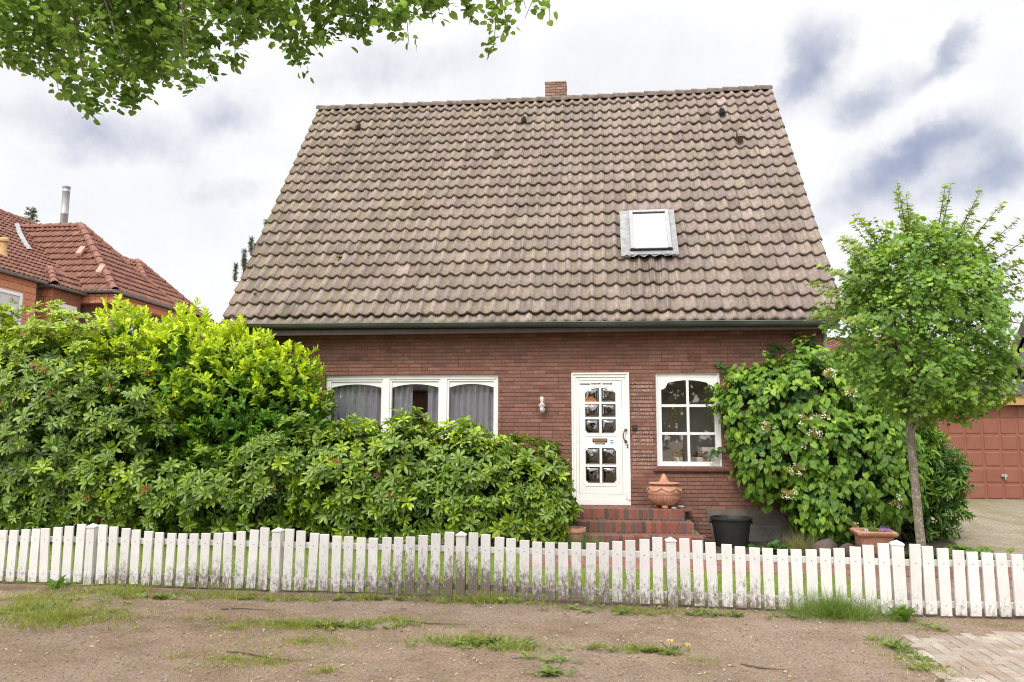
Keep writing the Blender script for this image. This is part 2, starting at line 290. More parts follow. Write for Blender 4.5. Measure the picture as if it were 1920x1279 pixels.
    t = NT('terracotta'); n = t.noise(7, 7, .62); n2 = t.noise(30, 5, .6); c = t.ramp(n, [(.28, (.33, .155, .095)), (.55, (.47, .245, .165)), (.78, (.56, .35, .26))]); c = t.mix(t.ramp(n2, [(.55, 0.), (.75, .4)]), c, (.25, .15, .1)); t.set(Base_Color=c, Roughness=.85, Specular_IOR_Level=.25); t.bump(n2, .4, .006); MAT['terracotta'] = t.m
    simple('stone', (.10, .072, .058), .9, .35, 8, bump=.5); simple('pale_stone', (.45, .42, .37), .9, .3, 12, bump=.4); simple('soil', (.045, .032, .024), .95, .4, 14, bump=.8)
    simple('blind', (.36, .355, .41), .8, .12, 9); simple('ceramic', (.72, .70, .66), .3, .05, 4); simple('dry_leaf', (.28, .17, .06), .8, .4, 20); simple('shell', (.5, .42, .33), .6, .3, 15)
    t = NT('warm_lamp'); e = t.N.new('ShaderNodeEmission'); e.inputs[0].default_value = (1, .50, .16, 1); e.inputs[1].default_value = 110; t.L.new(e.outputs[0], t.out.inputs[0]); MAT['warm_lamp'] = t.m
    # garage door steel, painted
    t = NT('garage_paint'); n = t.noise(3, 5, .55); w = t.noise(14, 6, .6); c = t.ramp(n, [(.3, (.200, .070, .041)), (.7, (.245, .088, .053))]); c = t.mix(t.ramp(w, [(.6, 0.), (.8, .3)]), c, (.2, .09, .07)); t.set(Base_Color=c, Roughness=.6); MAT['garage_paint'] = t.m
    simple('pine_board', (.42, .24, .10), .7, .2, 5); simple('coping', (.36, .31, .26), .9, .2, 6); simple('dark_wood', (.06, .045, .04), .8, .3, 8)
    # ---- ground
    t = NT('dirt'); g = t.noise(.55, 5, .6, dist=.6); m = t.noise(3.2, 8, .68); f = t.noise(45, 8, .75); v = t.N.new('ShaderNodeTexVoronoi'); v.inputs['Scale'].default_value = 75; t.L.new(t.tc.outputs['Object'], v.inputs['Vector'])
    c = t.ramp(m, [(.28, (.140, .090, .056)), (.5, (.240, .163, .110)), (.74, (.345, .250, .180))]); c = t.mix(t.ramp(g, [(.42, 0.), (.62, .6)]), c, (.31, .24, .185)); c = t.mix(1.0, c, t.ramp(f, [(.30, .42), (.5, .95), (.72, 1.5)]), 'MULTIPLY')
    c = t.mix(t.ramp(v.outputs['Distance'], [(.05, .45), (.22, 0.)]), c, (.38, .34, .31)); c = t.mix(t.ramp(t.noise(1.6, 6, .6), [(.60, 0.), (.74, .45)]), c, (.13, .14, .05))
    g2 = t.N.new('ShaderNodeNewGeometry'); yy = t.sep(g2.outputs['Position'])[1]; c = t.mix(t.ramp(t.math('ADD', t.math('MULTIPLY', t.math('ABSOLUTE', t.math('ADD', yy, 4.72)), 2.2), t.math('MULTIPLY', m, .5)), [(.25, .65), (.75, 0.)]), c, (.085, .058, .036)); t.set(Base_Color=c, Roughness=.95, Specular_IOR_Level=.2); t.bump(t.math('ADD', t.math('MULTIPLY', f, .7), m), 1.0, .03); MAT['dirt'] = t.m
    t = NT('lawn_soil'); n = t.noise(5, 6, .6); t.set(Base_Color=t.ramp(n, [(.3, (.10, .15, .02)), (.7, (.2, .26, .035))]), Roughness=.95); t.bump(t.noise(40, 6, .7), .8, .02); MAT['lawn_soil'] = t.m
    t = NT('paver'); a = t.attr(); n = t.noise(45, 7, .7); n2 = t.noise(2.5, 5, .6); c = t.mix(1.0, a, t.ramp(n, [(.25, .7), (.75, 1.3)]), 'MULTIPLY'); c = t.mix(t.ramp(n2, [(.40, 0.), (.62, .8)]), c, (.235, .175, .13)); t.set(Base_Color=c, Roughness=.92, Specular_IOR_Level=.25); t.bump(n, .5, .005); MAT['paver'] = t.m
    t = NT('driveway'); mp = t.N.new('ShaderNodeMapping'); mp.inputs['Rotation'].default_value = (0, 0, R(38)); t.L.new(t.tc.outputs['Object'], mp.inputs[0]); b = t.N.new('ShaderNodeTexBrick'); t.L.new(mp.outputs[0], b.inputs['Vector']); b.inputs['Scale'].default_value = 1; b.inputs['Brick Width'].default_value = .2; b.inputs['Row Height'].default_value = .1; b.inputs['Mortar Size'].default_value = .008
    b.inputs['Color1'].default_value = (.29, .25, .20, 1); b.inputs['Color2'].default_value = (.24, .205, .16, 1); b.inputs['Mortar'].default_value = (.18, .155, .10, 1)
    n = t.noise(1.1, 7, .68, dist=1.6, stretch=(1, .45, 1)); c = t.mix(t.ramp(n, [(.42, 0.), (.62, .8)]), b.outputs[0], (.17, .15, .075)); c = t.mix(1.0, c, t.ramp(t.noise(25, 6, .7), [(.25, .75), (.75, 1.25)]), 'MULTIPLY'); t.set(Base_Color=c, Roughness=.95, Specular_IOR_Level=.2); t.bump(b.outputs['Fac'], -.6, .01); MAT['driveway'] = t.m
    simple('rear_hill', (.06, .1, .03), .95, .4, .2)
    t = NT('flower'); t.set(Base_Color=t.attr(), Roughness=.7); MAT['flower'] = t.m
build_materials()
m = MAT

# ---------------------------------------------------------------- the ground
def sstep(a, b, x):
    t = np.clip((np.asarray(x, float)-a)/(b-a), 0, 1); return t*t*(3-2*t)
def gz(x, y):
    x = np.asarray(x, float); y = np.asarray(y, float)
    z = -.555 + .03*sstep(-4.55, -4.1, y) + .30*sstep(9.0, 10.6, x)*sstep(-2.2, 5.3, y)
    und = .012*np.sin(x*1.7+y*.9)+.010*np.sin(x*.6-y*2.1+1)+.006*np.sin(x*4.1+y*3.3)
    return z + und*sstep(-4.4, -5.0, y)*sstep(-14, -11, y)*(1-sstep(7, 7.6, x)*1.0)
def grid_sheet(name, xs, ys, mat, dz=0, cut=None):
    X, Y = np.meshgrid(xs, ys); Z = gz(X, Y)+dz; V = np.stack([X, Y, Z], -1).reshape(-1, 3); nx, ny = len(xs), len(ys)
    i = (np.arange(ny-1)[:, None]*nx+np.arange(nx-1)[None]).ravel(); F = np.stack([i, i+1, i+nx+1, i+nx], 1)
    if cut is not None:
        c = V[F].mean(1); F = F[cut(c[:, 0], c[:, 1])]
    return fast_mesh(name, V, F, 4, mat, smooth=True)
xs = np.concatenate([[-900, -300, -100, -50, -25, -14, -8], np.arange(-5, 14, .12), [16, 20, 30, 60, 120, 300, 900]])
ys = np.concatenate([[-600, -200, -60, -30, -18], np.arange(-13, 6, .12), [8, 12, 20, 40, 90, 200, 500, 1200]])
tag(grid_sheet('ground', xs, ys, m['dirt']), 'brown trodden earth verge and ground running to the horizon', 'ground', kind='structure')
tag(grid_sheet('lawn', np.arange(-5.2, 7.9, .1), np.arange(-4.5, -1.0, .1), m['lawn_soil'], .006, lambda x, y: ~((x > 4.0) & (y > -2.95)) & ~((x > 6.3) & (y > -3.0+.0*x))), 'bright green mown lawn strip behind the white fence', 'lawn', kind='structure')
def herringbone(x0, x1, y0, y1, w, keep, z, c1, rng, dz=.0, gap=.004, thick=.05, jit=.002):
    mb = MB(); na = int((x1-x0)/w)+6; nb = int((y1-y0)/w)+6
    for n in range(-na-nb, na+nb):
        for k in range(-na-nb, na+nb):
            for hv in (0, 1):
                gx, gy = n+2*k, n-2*k
                if hv: gy += 1
                bx0, by0 = x0+gx*w, y0+gy*w; bw, bh = (2*w, w) if not hv else (w, 2*w)
                cx, cy = bx0+bw/2, by0+bh/2
                if cx < x0 or cx > x1 or cy < y0 or cy > y1 or not keep(cx, cy): continue
                f = rng.uniform(.8, 1.2); mb.col = (c1[0]*f, c1[1]*f*rng.uniform(.97, 1.03), c1[2]*f*rng.uniform(.95, 1.05))
                zz = float(gz(cx, cy))+dz+rng.uniform(-jit, jit); mb.box(bx0+gap, bx0+bw-gap, by0+gap, by0+bh-gap, zz-thick, zz, .005)
    return mb
rg = random.Random(3)
edge = lambda x, y: x > 7.40+.10*math.sin(y*3.1)+.0*(y) and y < -5.50+.12*math.sin(x*2.3)
tag(herringbone(7.2, 12.5, -13, -5.3, .1, edge, 0, (.31, .272, .232), rg, .008).build('pavement', m['paver'], tint=True), 'grey herringbone block pavement at the verge corner', 'pavement', kind='structure')
def brick_path():
    mb = MB(); r = random.Random(8); y = -2.95; row = 0
    while y < -1.75:
        x = 4.1+(row % 2)*.1
        while x < 12.6:
            if not (x < 6.3 and y > -1.95):
                f = r.uniform(.75, 1.2); mb.col = (.215*f, .105*f, .080*f); z = float(gz(x+.1, y))+.012+r.uniform(-.002, .002)
                mb.box(x+.003, x+.197, y+.003, y+.097, z-.05, z, .004)
            x += .2
        y += .1; row += 1
    return mb
tag(brick_path().build('path', m['brick'], tint=True), 'red brick garden path in front of the house', 'path', kind='structure')
tag(grid_sheet('driveway', np.arange(9.9, 22, .2), np.arange(-1.7, 5.45, .2), m['driveway'], .008, lambda x, y: x > 10.0+.10*np.sin(y*2)), 'weathered mossy block driveway rising to the red garage', 'driveway', kind='structure')
tag(grid_sheet('flower_bed', np.arange(6.3, 10.3, .12), np.arange(-1.74, .02, .12), m['soil'], .012), 'dark soil bed under the climbing shrub', 'flower bed', kind='structure')

# ---------------------------------------------------------------- the brick house
EZ, EY, RZ, RY = 2.946, -.456, 8.53, 3.493
XL, XR = -1.244, 8.73
NC, GA = 50, 0.0
SL = math.hypot(RY-EY, RZ-EZ); SD = Vector((0, (RY-EY)/SL, (RZ-EZ)/SL)); SN = Vector((0, -SD.z, SD.y))
GAUGE = SL/21.6; TW = (XR-XL)/NC
house = empty('brick_house', (3.75, 3.5, 0), 'red brick house with steep brown tiled roof, white door and white windows', 'house')
HL = Vector((3.75, 3.5, 0))
def hp(o): o.location = -HL; return o          # parts are modelled in world coordinates
OPEN = [(0.401, 3.364, .85, 2.118), (4.566, 5.509, -.02, 2.128), (5.925, 6.947, .60, 2.124)]
def brick_wall():
    mb = MB(); r = random.Random(2); rh, bl = .0615, .2085; z = -.60; row = 0
    while z < 3.22:
        x = -1.06 - (row % 2)*bl/2 - r.choice([0, 0, .0, bl/4])
        ivs = []
        while x < 8.55:
            ln = bl if r.random() > .06 else bl/2
            ivs.append((max(x, -1.06), min(x+ln, 8.55))); x += ln
        for a, b in ivs:
            segs = [(a, b)]
            for ox0, ox1, oz0, oz1 in OPEN:
                if z+rh*.5 > oz0 and z+rh*.5 < oz1:
                    ns = []
                    for s0, s1 in segs:
                        if s1 <= ox0 or s0 >= ox1: ns.append((s0, s1)); continue
                        if s0 < ox0: ns.append((s0, ox0+.004))
                        if s1 > ox1: ns.append((ox1-.004, s1))
                    segs = ns
            for s0, s1 in segs:
                if s1-s0 < .02: continue
                f = r.gauss(1, .10); h = r.random()
                base = (.212, .101, .073) if h < .72 else ((.236, .117, .088) if h < .9 else (.172, .080, .062))
                mb.col = tuple(max(.02, c*f) for c in base)
                d = r.uniform(-.0015, .0015); mb.box(s0+.004, s1-.004, -.012+d, .02, z+.0045, z+rh-.0045, .003)
        z += rh; row += 1
    return mb
hp(brick_wall().build('wall', m['brick'], house, tint=True))
def carcass():
    mb = MB(); z0, z1 = -.7, 3.24
    xs_ = sorted({-1.05, 8.54} | {o[0] for o in OPEN} | {o[1] for o in OPEN})
    for a, b in zip(xs_[:-1], xs_[1:]):
        o = [q for q in OPEN if q[0] <= a+1e-6 and q[1] >= b-1e-6]
        if not o: mb.box(a, b, -.003, .30, z0, z1)
        else:
            mb.box(a, b, -.003, .30, z0, o[0][2]); mb.box(a, b, -.003, .30, o[0][3], z1)
    return mb
hp(carcass().build('wall_core', m['mortar'], house))
def gable(x0, x1):
    mb = MB(); zt = lambda y: EZ+(y-EY)*(RZ-EZ)/(RY-EY)-.34
    pts = [(.301, -.7), (7.0, -.7), (7.0, 3.3), (RY, zt(RY)), (.301, zt(.301))]
    n = len(pts); v = [(x0, y, z) for y, z in pts]+[(x1, y, z) for y, z in pts]
    mb.add(v, [tuple(reversed(range(n))), tuple(range(n, 2*n))]+[(i, (i+1) % n, (i+1) % n+n, i+n) for i in range(n)]); return mb
hp(gable(-1.06, -.80).build('gable_wall', m['brick_side'], house)); hp(gable(8.29, 8.55).build('gable_wall', m['brick_side'], house))
b = MB(); b.box(-.80, 8.29, 6.75, 7.0, -.7, 3.3); hp(b.build('rear_wall', m['brick_side'], house))
# rooms behind the glass
b = MB(); b.box(5.81, 8.2, 1.25, 1.35, -.09, 2.59); b.build('kitchen_wall', simple('kitchen_paint', (.82, .76, .71), .9, .06, 2), house).location = -HL
b = MB(); b.box(-.80, 8.29, 3.6, 3.7, -.1, 2.78); b.box(3.9, 4.0, .30, 3.6, -.1, 2.6); b.box(5.72, 5.8, .30, 3.6, -.1, 2.6); hp(b.build('inner_wall', m['interior'], house))
b = MB(); b.box(-.80, 8.29, .30, 3.6, -.2, -.1); hp(b.build('inner_floor', m['interior_floor'], house))
b = MB(); b.box(-.80, 8.29, .30, 6.75, 2.6, 2.7); hp(b.build('inner_ceiling', m['interior'], house))
b = MB(); b.box(-1.05, 8.54, -.20, -.02, 3.12, 3.14); hp(b.build('soffit', m['dark_wood'], house))

def tile_field(nc, nr, tw, gauge, origin, ux, us, un, j0=0.0, u0=0, rise=.045, jitter=.004, ns=10, keep=None, rng=None, tone=(.86, 1.12)):
    """overlapping pantiles on a plane: origin = lower left, ux across, us up the slope, un outward"""
    rng = rng or np.random.default_rng(1)
    uu = np.linspace(0, 1.05, ns); prof = rise*(.5+.5*np.cos(2*np.pi*(uu-.80)))**2.1 - .006*np.sin(np.pi*np.clip(uu/.6, 0, 1)) + np.where(uu > .98, .004, 0)
    V = []; F = []; T = []; UV = []; base = 0
    ring = [(.035, -.048), (0.0, -.038), (0.0, -.004), (.012, .0), (.5, .0), (1.14, .0)]
    for j in range(nr):
        for i in range(nc):
            cx = (i+.5)*tw; cs = (j0+j+.5)*gauge
            if keep is not None and not keep(cx, cs): continue
            dx, ds, dn = rng.normal(0, jitter*.5), rng.normal(0, jitter), rng.normal(0, jitter*.6); f = rng.uniform(*tone)*(1.0 if rng.random() > .035 else rng.choice([.72, .8, 1.22, 1.3])); tint = (f, f*rng.uniform(.97, 1.03), f*rng.uniform(.94, 1.04))
            for s, h in ring:
                sp = (j0+j+s)*gauge+ds; nn = prof + h + .058*(1-s/1.14) + dn
                P = origin + np.outer(i*tw+uu*tw+dx, ux) + sp*us + np.outer(nn, un); V.append(P); T.append(np.tile(tint, (ns, 1))); UV.append(np.stack([i+np.clip(uu, 0, .999), np.full(ns, j+min(s, .999))], 1))
            for a in range(len(ring)-1):
                q = base+a*ns+np.arange(ns-1); F.append(np.stack([q, q+1, q+ns+1, q+ns], 1))
            base += ns*len(ring)
    return np.concatenate(V), np.concatenate(F), np.concatenate(T), np.concatenate(UV)
A = lambda v: np.array(v, float)
SKL = (5.42, 6.385, 1.40, 2.65)
def keep_main(cx, cs):
    x = XL+cx; return not (SKL[0]+.06 < x < SKL[1]-.06 and SKL[2]+.12 < cs < SKL[3]-.1)
V, F, T, UV = tile_field(NC, 22, TW, GAUGE, A((XL, EY, EZ))-A(SN)*.02, A((1, 0, 0)), A(SD), A(SN), j0=-.4, keep=keep_main, rng=np.random.default_rng(4), ns=11, rise=.052, jitter=.005, tone=(.84, 1.14))
# the old rafters sag a little and the courses are not dead straight
ss = (V-A((XL, EY, EZ)))@A(SD); xx = (V[:, 0]-XL)/(XR-XL)
V -= np.outer(np.maximum(ss-SL+.02, 0), A(SD)); ss = np.clip(ss, 0, SL); V += np.outer(np.maximum(-.01-(((V-A((XL, EY, EZ)))@A(SD))), 0), A(SD)); V -= np.outer(.03*((ss > .206) & (ss < .30)), A(SN)); V -= np.outer(.055+.075*np.clip((.025-ss)/.035, 0, 1), A(SN)); V[:, 0] += (V[:, 0]-3.743)*.014*(1-np.clip(ss/SL, 0, 1))
V -= np.outer(.035*np.sin(np.pi*xx)*np.clip(ss/SL, 0, 1), A((0, 0, 1))); V += np.outer(.006*np.sin(V[:, 0]*1.9+ss*1.1)+.004*np.sin(V[:, 0]*4.3-ss*2.7), A(SD))
roof = hp(fast_mesh('roof', V, F, 4, m['roof_tile'], house, T, UV, smooth=True))
b = MB()
V2, F2, T2, UV2 = tile_field(25, 11, TW*2, SL/11.4, A((XR, 2*RY-EY, EZ))-A((0, -SN.y, SN.z))*.05, A((-1, 0, 0)), A((0, -SD.y, SD.z)), A((0, -SN.y, SN.z)), rng=np.random.default_rng(5), ns=6)
q2 = (V2-A((XR, 2*RY-EY, EZ)))@A((0, -SD.y, SD.z)); V2 -= np.outer(np.maximum(q2-SL+.03, 0), A((0, -SD.y, SD.z)))
fast_mesh('rear_slope', V2, F2, 4, m['roof_tile'], roof, T2, UV2, smooth=True)
b = MB(); o_ = Vector((0, EY, EZ))
for (yy, sg) in ((EY, 1), (2*RY-EY, -1)):            # boarding under the tiles
    p = [(XL+.03, yy+.08*sg, EZ-.13), (XR-.03, yy+.08*sg, EZ-.13), (XR-.03, RY, RZ-.27), (XL+.03, RY, RZ-.27)]
    q = [(x, y, z-.07) for x, y, z in p]; b.add(p+q, [(0, 1, 2, 3), (7, 6, 5, 4), (0, 4, 5, 1), (1, 5, 6, 2), (2, 6, 7, 3), (3, 7, 4, 0)])
b.build('roof_boarding', m['dark_wood'], roof)
def ridge(name, p0, p1, n, r, mat, parent, up=Vector((0, 0, 1)), sag=0, over=.05):
    mb = MB(); p0, p1 = Vector(p0), Vector(p1); d = (p1-p0)/n; t = d.normalized(); side = t.cross(up).normalized(); nrm = side.cross(t); rr = random.Random(7)
    for i in range(n):
        dz = -sag*math.sin(math.pi*i/n); dz1 = -sag*math.sin(math.pi*(i+1)/n); j = rr.uniform(-.004, .004)
        vs = []
        for (e, rad, off) in ((-over, r*1.1, .014), (.45, r*1.03, .007), (1.0, r*.98, 0)):
            c = p0+d*(i+e)+nrm*(off+j); c.z += dz+(dz1-dz)*e
            for k in range(9):
                a = math.pi*(k/8*1.16-.08); vs.append(c+side*math.cos(a)*rad+nrm*math.sin(a)*rad)
        vs += [v-(v-(p0+d*(i-over)))*.14 for v in vs[:9]]
        f = [(a*9+k, a*9+k+1, (a+1)*9+k+1, (a+1)*9+k) for a in range(2) for k in range(8)]+[(27+k, 27+k+1, k+1, k) for k in range(8)]
        mb.add(vs, f)
    return mb.build(name, mat, parent, smooth=True)
ridge('ridge_cap', (XL-.01, RY, RZ-.10), (XR+.01, RY, RZ-.10), 30, .095, m['ridge_tile'], roof, sag=.035)
def roof_pt(x, s, n): return Vector((x, EY, EZ))+SD*s+SN*n
for x in (-.128, 3.492, 7.603):                       # clay hoods of the vent tiles
    mb = MB(); vs = []; s0 = 5.80
    for i, (ds, w, h) in enumerate(((-.03, .062, .062), (.05, .062, .058), (.16, .05, .035), (.24, .02, .005))):
        for k in range(9):
            a = math.pi*k/8; vs.append(roof_pt(x+math.cos(a)*w, s0+ds, .0+math.sin(a)*h))
    mb.add(vs, [(i*9+k, i*9+k+1, (i+1)*9+k+1, (i+1)*9+k) for i in range(3) for k in range(8)]); v = mb.build('vent_tile', m['roof_tile'], roof, smooth=True)
    mb = MB(); mb.add([roof_pt(x+math.cos(math.pi*k/8)*.052, s0-.028, .0+math.sin(math.pi*k/8)*.052) for k in range(9)], [tuple(range(9))]); mb.build('vent_opening', m['seal'], roof)
mb = MB()
for ds, dn, w, l, h in ((-.09, .03, .05, .2, .05),):
    c = [roof_pt(7.815+sx*w, 4.86+sy, n) for n in (.0, .15) for sx, sy in ((-1, -.11), (1, -.11), (1, .11), (-1, .11))]
    mb.add(c, [(3, 2, 1, 0), (4, 5, 6, 7), (0, 1, 5, 4), (1, 2, 6, 5), (2, 3, 7, 6), (3, 0, 4, 7)])
c = [roof_pt(7.815+sx*.02, 4.87+sy, n) for n in (.152, .158) for sx, sy in ((-1, -.06), (1, -.06), (1, .08), (-1, .08))]
pv = mb.build('pipe_hood', m['bronze'], roof)
mb = MB(); mb.add(c, [(4, 5, 6, 7), (0, 1, 5, 4), (1, 2, 6, 5), (2, 3, 7, 6), (3, 0, 4, 7)]); mb.build('hood_slot', m['grate'], roof)
# cushions of moss on the tiles
moss_mat = simple('moss', (.11, .115, .02), .95, .5, 60, bump=.8)
for x, s, r in ((.409, 1.62, .06), (.33, 1.46, .03), (-.33, 1.55, .03), (.95, 1.66, .025), (-.9, .72, .03), (7.95, 6.05, .03), (8.35, 5.6, .035), (2.4, 4.3, .03), (4.6, 3.5, .02)):
    mb = MB(); mb.lathe([(r*.5, -.01), (r, .0), (r*.85, r*.4), (r*.3, r*.62)], roof_pt(x, s, .0), 9); mb.build('moss_cushion', moss_mat, roof, smooth=True)
# chimney
mb = MB(); r = random.Random(9); cz = 8.2; row = 0
while cz < 8.93:
    for (x0, x1, y0, y1) in ((3.90, 4.355, 3.72, 4.17),):
        n = 2; off = (row % 2)*.11
        cuts = [x0]+[x for x in (x0+.12+off, x0+.34+off*.6) if x < x1-.03]+[x1]
        for a, bb in zip(cuts[:-1], cuts[1:]):
            f = r.uniform(.8, 1.25); mb.col = (.25*f, .155*f, .115*f); mb.box(a+.004, bb-.004, y0-.006, y0+.02, cz+.004, cz+.058, .003)
        for a in (y0, y0+.15, y0+.3):
            f = r.uniform(.8, 1.25); mb.col = (.25*f, .155*f, .115*f); mb.box(x0-.006, x0+.02, a+.004, a+.146, cz+.004, cz+.058, .003); mb.box(x1-.02, x1+.006, a+.004, a+.146, cz+.004, cz+.058, .003)
    cz += .0625; row += 1
mb.col = (.15, .12, .1); mb.box(3.905, 4.35, 3.73, 4.17, 8.1, 8.93); ch = mb.build('chimney', m['brick'], house, tint=True); hp(ch)
mb = MB(); mb.box(3.885, 4.37, 3.70, 4.19, 8.93, 8.965, .006); mb.build('chimney_cap', m['coping'], ch)
mb = MB()
for i in range(9): x = 4.0+i*.031; mb.tube([(x, 3.95, 8.965), (x, 3.95, 9.045)], .006, 6)
mb.tube([(3.99, 3.95, 9.0), (4.26, 3.95, 9.0)], .005, 6); mb.build('chimney_grille', m['bronze'], ch)
# gutter
def gutter(name, p0, p1, rad, parent, mat, seams=6):
    mb = MB(); p0, p1 = Vector(p0), Vector(p1); d = (p1-p0).normalized(); side = d.cross(Vector((0, 0, 1))).normalized()   # side points away from the wall
    def ringp(c, rr): return [c+side*(math.cos(math.pi*k/10)*rr)-Vector((0, 0, 1))*(math.sin(math.pi*k/10)*rr) for k in range(11)]
    n = 24; vs = []
    for i in range(n+1): vs += ringp(p0.lerp(p1, i/n), rad)
    for i in range(n+1): vs += ringp(p0.lerp(p1, i/n), rad-.004)
    o = 11*(n+1); f = [(i*11+k, i*11+k+1, (i+1)*11+k+1, (i+1)*11+k) for i in range(n) for k in range(10)]; f += [(o+i*11+k, o+(i+1)*11+k, o+(i+1)*11+k+1, o+i*11+k+1) for i in range(n) for k in range(10)]
    mb.add(vs, f); mb.add(ringp(p0, rad), [tuple(range(11))]); mb.add(ringp(p1, rad), [tuple(reversed(range(11)))])
    mb.tube([p0+side*rad, p1+side*rad], .010, 8)
    g = mb.build(name, mat, parent, smooth=True)
    for i in range(seams):
        c = p0.lerp(p1, (i+.45)/seams); q = MB(); vs = ringp(c-d*.013, rad+.003)+ringp(c+d*.013, rad+.003); q.add(vs, [(k, k+1, 12+k, 11+k) for k in range(10)]); q.build('gutter_bracket', mat, g, smooth=True)
    return g
gt = gutter('gutter', (-1.29, EY+.045, 2.937), (8.60, EY+.045, 2.866), .074, house, m['zinc'], 10); hp(gt)
mb = MB(); mb.tube([(8.50, EY+.065, 2.86), (8.52, -.3, 2.8), (8.60, .12, 2.70), (8.615, .16, 2.6), (8.615, .16, -.5)], .045, 12); hp(mb.build('downpipe', m['zinc_grey'], house, smooth=True))
# skylight
sk = empty('skylight', -HL); sk.parent = house
def slab(mb, x0, x1, s0, s1, n0, n1):
    c = [roof_pt(x, s, n) for n in (n0, n1) for x, s in ((x0, s0), (x1, s0), (x1, s1), (x0, s1))]
    mb.add(c, [(3, 2, 1, 0), (4, 5, 6, 7), (0, 1, 5, 4), (1, 2, 6, 5), (2, 3, 7, 6), (3, 0, 4, 7)])
sk0, sk1, ss0, ss1 = 5.585, 6.275, 1.555, 2.585
mb = MB(); x0, x1, s0, s1 = SKL
slab(mb, x0, sk0, s0+.03, s1, .012, .052); slab(mb, sk1, x1, s0+.03, s1, .012, .052); slab(mb, sk0, sk1, ss1, s1, .012, .055)
slab(mb, sk0-.02, sk1+.02, s0+.05, ss0, .03, .058)
vs = []                                                # dressed apron over the tiles below
for j, s in enumerate((1.50, 1.445, 1.425)):
    for i in range(41):
        x = x0+.02+(x1-x0-.04)*i/40; u = ((x-XL)/TW) % 1; h = .045*(.5+.5*math.cos(2*math.pi*(u-.8)))**1.7
        vs.append(roof_pt(x, s-.012*math.sin(i*.9)*(j > 1), .058 if j == 0 else h+.032))
mb.add(vs, [(j*41+i, j*41+i+1, (j+1)*41+i+1, (j+1)*41+i) for j in range(2) for i in range(40)])
mb.build('flashing', m['lead'], sk)
mb = MB(); fw = .062
slab(mb, sk0, sk0+fw, ss0, ss1, .03, .115); slab(mb, sk1-fw, sk1, ss0, ss1, .03, .115); slab(mb, sk0+fw, sk1-fw, ss1-fw, ss1, .03, .118); slab(mb, sk0+fw, sk1-fw, ss0, ss0+.03, .03, .10)
mb.build('frame', simple('alu_frame', (.33, .335, .345), .6, .1, 5, 0, spec=.2), sk, bevel=.004)
mb = MB(); slab(mb, sk0-.012, sk1+.012, ss0-.018, ss0-.002, .055, .105); mb.build('seal_strip', m['seal'], sk); mb = MB(); slab(mb, sk0+fw+.01, sk1-fw-.01, ss1-fw-.015, ss1-fw-.001, .06, .1); mb.build('seal_strip', m['seal'], sk)
mb = MB(); slab(mb, sk0+fw+.001, sk1-fw-.001, ss0+.031, ss1-fw-.016, .06, .085); mb.build('pane', m['skylight_glass'], sk)

# ---- windows
def sub_empty(name, parent=house): e = empty(name, -HL); e.parent = parent; return e
def rect_frame(mb, x0, x1, z0, z1, w, y0, y1):
    mb.box(x0, x0+w, y0, y1, z0, z1); mb.box(x1-w, x1, y0, y1, z0, z1); mb.box(x0+w, x1-w, y0, y1, z1-w, z1); mb.box(x0+w, x1-w, y0, y1, z0, z0+w)
def arch_piece(x0, x1, ztop, side, mid, y0, y1, notch=False):
    n = 24; mb = MB(); top = [(x0+(x1-x0)*i/n, ztop) for i in range(n+1)]; bot = []
    for i in range(n+1):
        t = i/n*2-1; d = mid+(side-mid)*t*t
        if notch: d = mid+(side*.45-mid)*(t/.80)**2 if abs(t) < .80 else side*.62+side*.38*math.sqrt(max(0, 1-((1-abs(t))/.2)**2))*1.0
        bot.append((x0+(x1-x0)*i/n, ztop-d))
    v = [(x, y0, z) for x, z in bot]+[(x, y0, z) for x, z in top]+[(x, y1, z) for x, z in bot]+[(x, y1, z) for x, z in top]; N_ = n+1
    f = []
    for i in range(n): f += [(i, i+1, N_+i+1, N_+i), (2*N_+i, 3*N_+i, 3*N_+i+1, 2*N_+i+1), (i, 2*N_+i, 2*N_+i+1, i+1)]
    mb.add(v, f); return mb
lw = sub_empty('window'); tag(lw, 'wide three part window with arched tops')
x0, x1, z0, z1 = OPEN[0]
mb = MB(); rect_frame(mb, x0+.002, x1-.002, z0, z1-.002, .05, .045, .13); mb.box(x0+.052, x1-.052, .04, .135, z1-.085, z1-.0525)
muls = [(1.400, 1.512), (2.381, 2.493)]
for a, c in muls: mb.box(a, c, .035, .128, z0+.05, z1-.086)
mb.build('frame', m['white_plastic'], lw, bevel=.004)
panes = [(x0+.052, 1.399), (1.513, 2.380), (2.494, x1-.052)]
for a, c in panes:
    q = MB(); q.box(a+.03, c-.03, .088, .094, z0+.06, z1-.11); q.build('pane', m['glass'], lw)
    q = MB(); rect_frame(q, a, c, z0+.05, z1-.0865, .032, .055, .12); q.build('sash', m['white_plastic'], lw, bevel=.003)
    arch_piece(a+.03, c-.03, z1-.118, .105, .045, .076, .087).build('valance', m['valance'], lw)
for i, (a, c, lo) in enumerate(((.44, 1.42, 0), (1.50, 1.88, 0), (2.46, 3.34, 0), (2.14, 2.41, 0))):          # pleated curtains hang inside: things of their own
    q = MB(); n = int((c-a)/.012); vs = []
    for k in range(n+1):
        x = a+(c-a)*k/n; y = .175+.028*math.sin(k*.72)+.010*math.sin(k*.37+i)
        vs += [(x, y, .8), (x, y, 2.08)]
    q.add(vs, [(2*k, 2*k+2, 2*k+3, 2*k+1) for k in range(n)]); o = q.build('curtain', m['blind'], None, smooth=True)
    tag(o, ['grey pleated curtain filling the first pane beside the laurel', 'narrow grey curtain gathered at the laurel side of the middle pane', 'grey pleated curtain filling the pane nearest the wall lamp', 'narrow grey curtain gathered at the wall lamp side of the middle pane'][i], 'curtain', 'curtains behind the three part window')
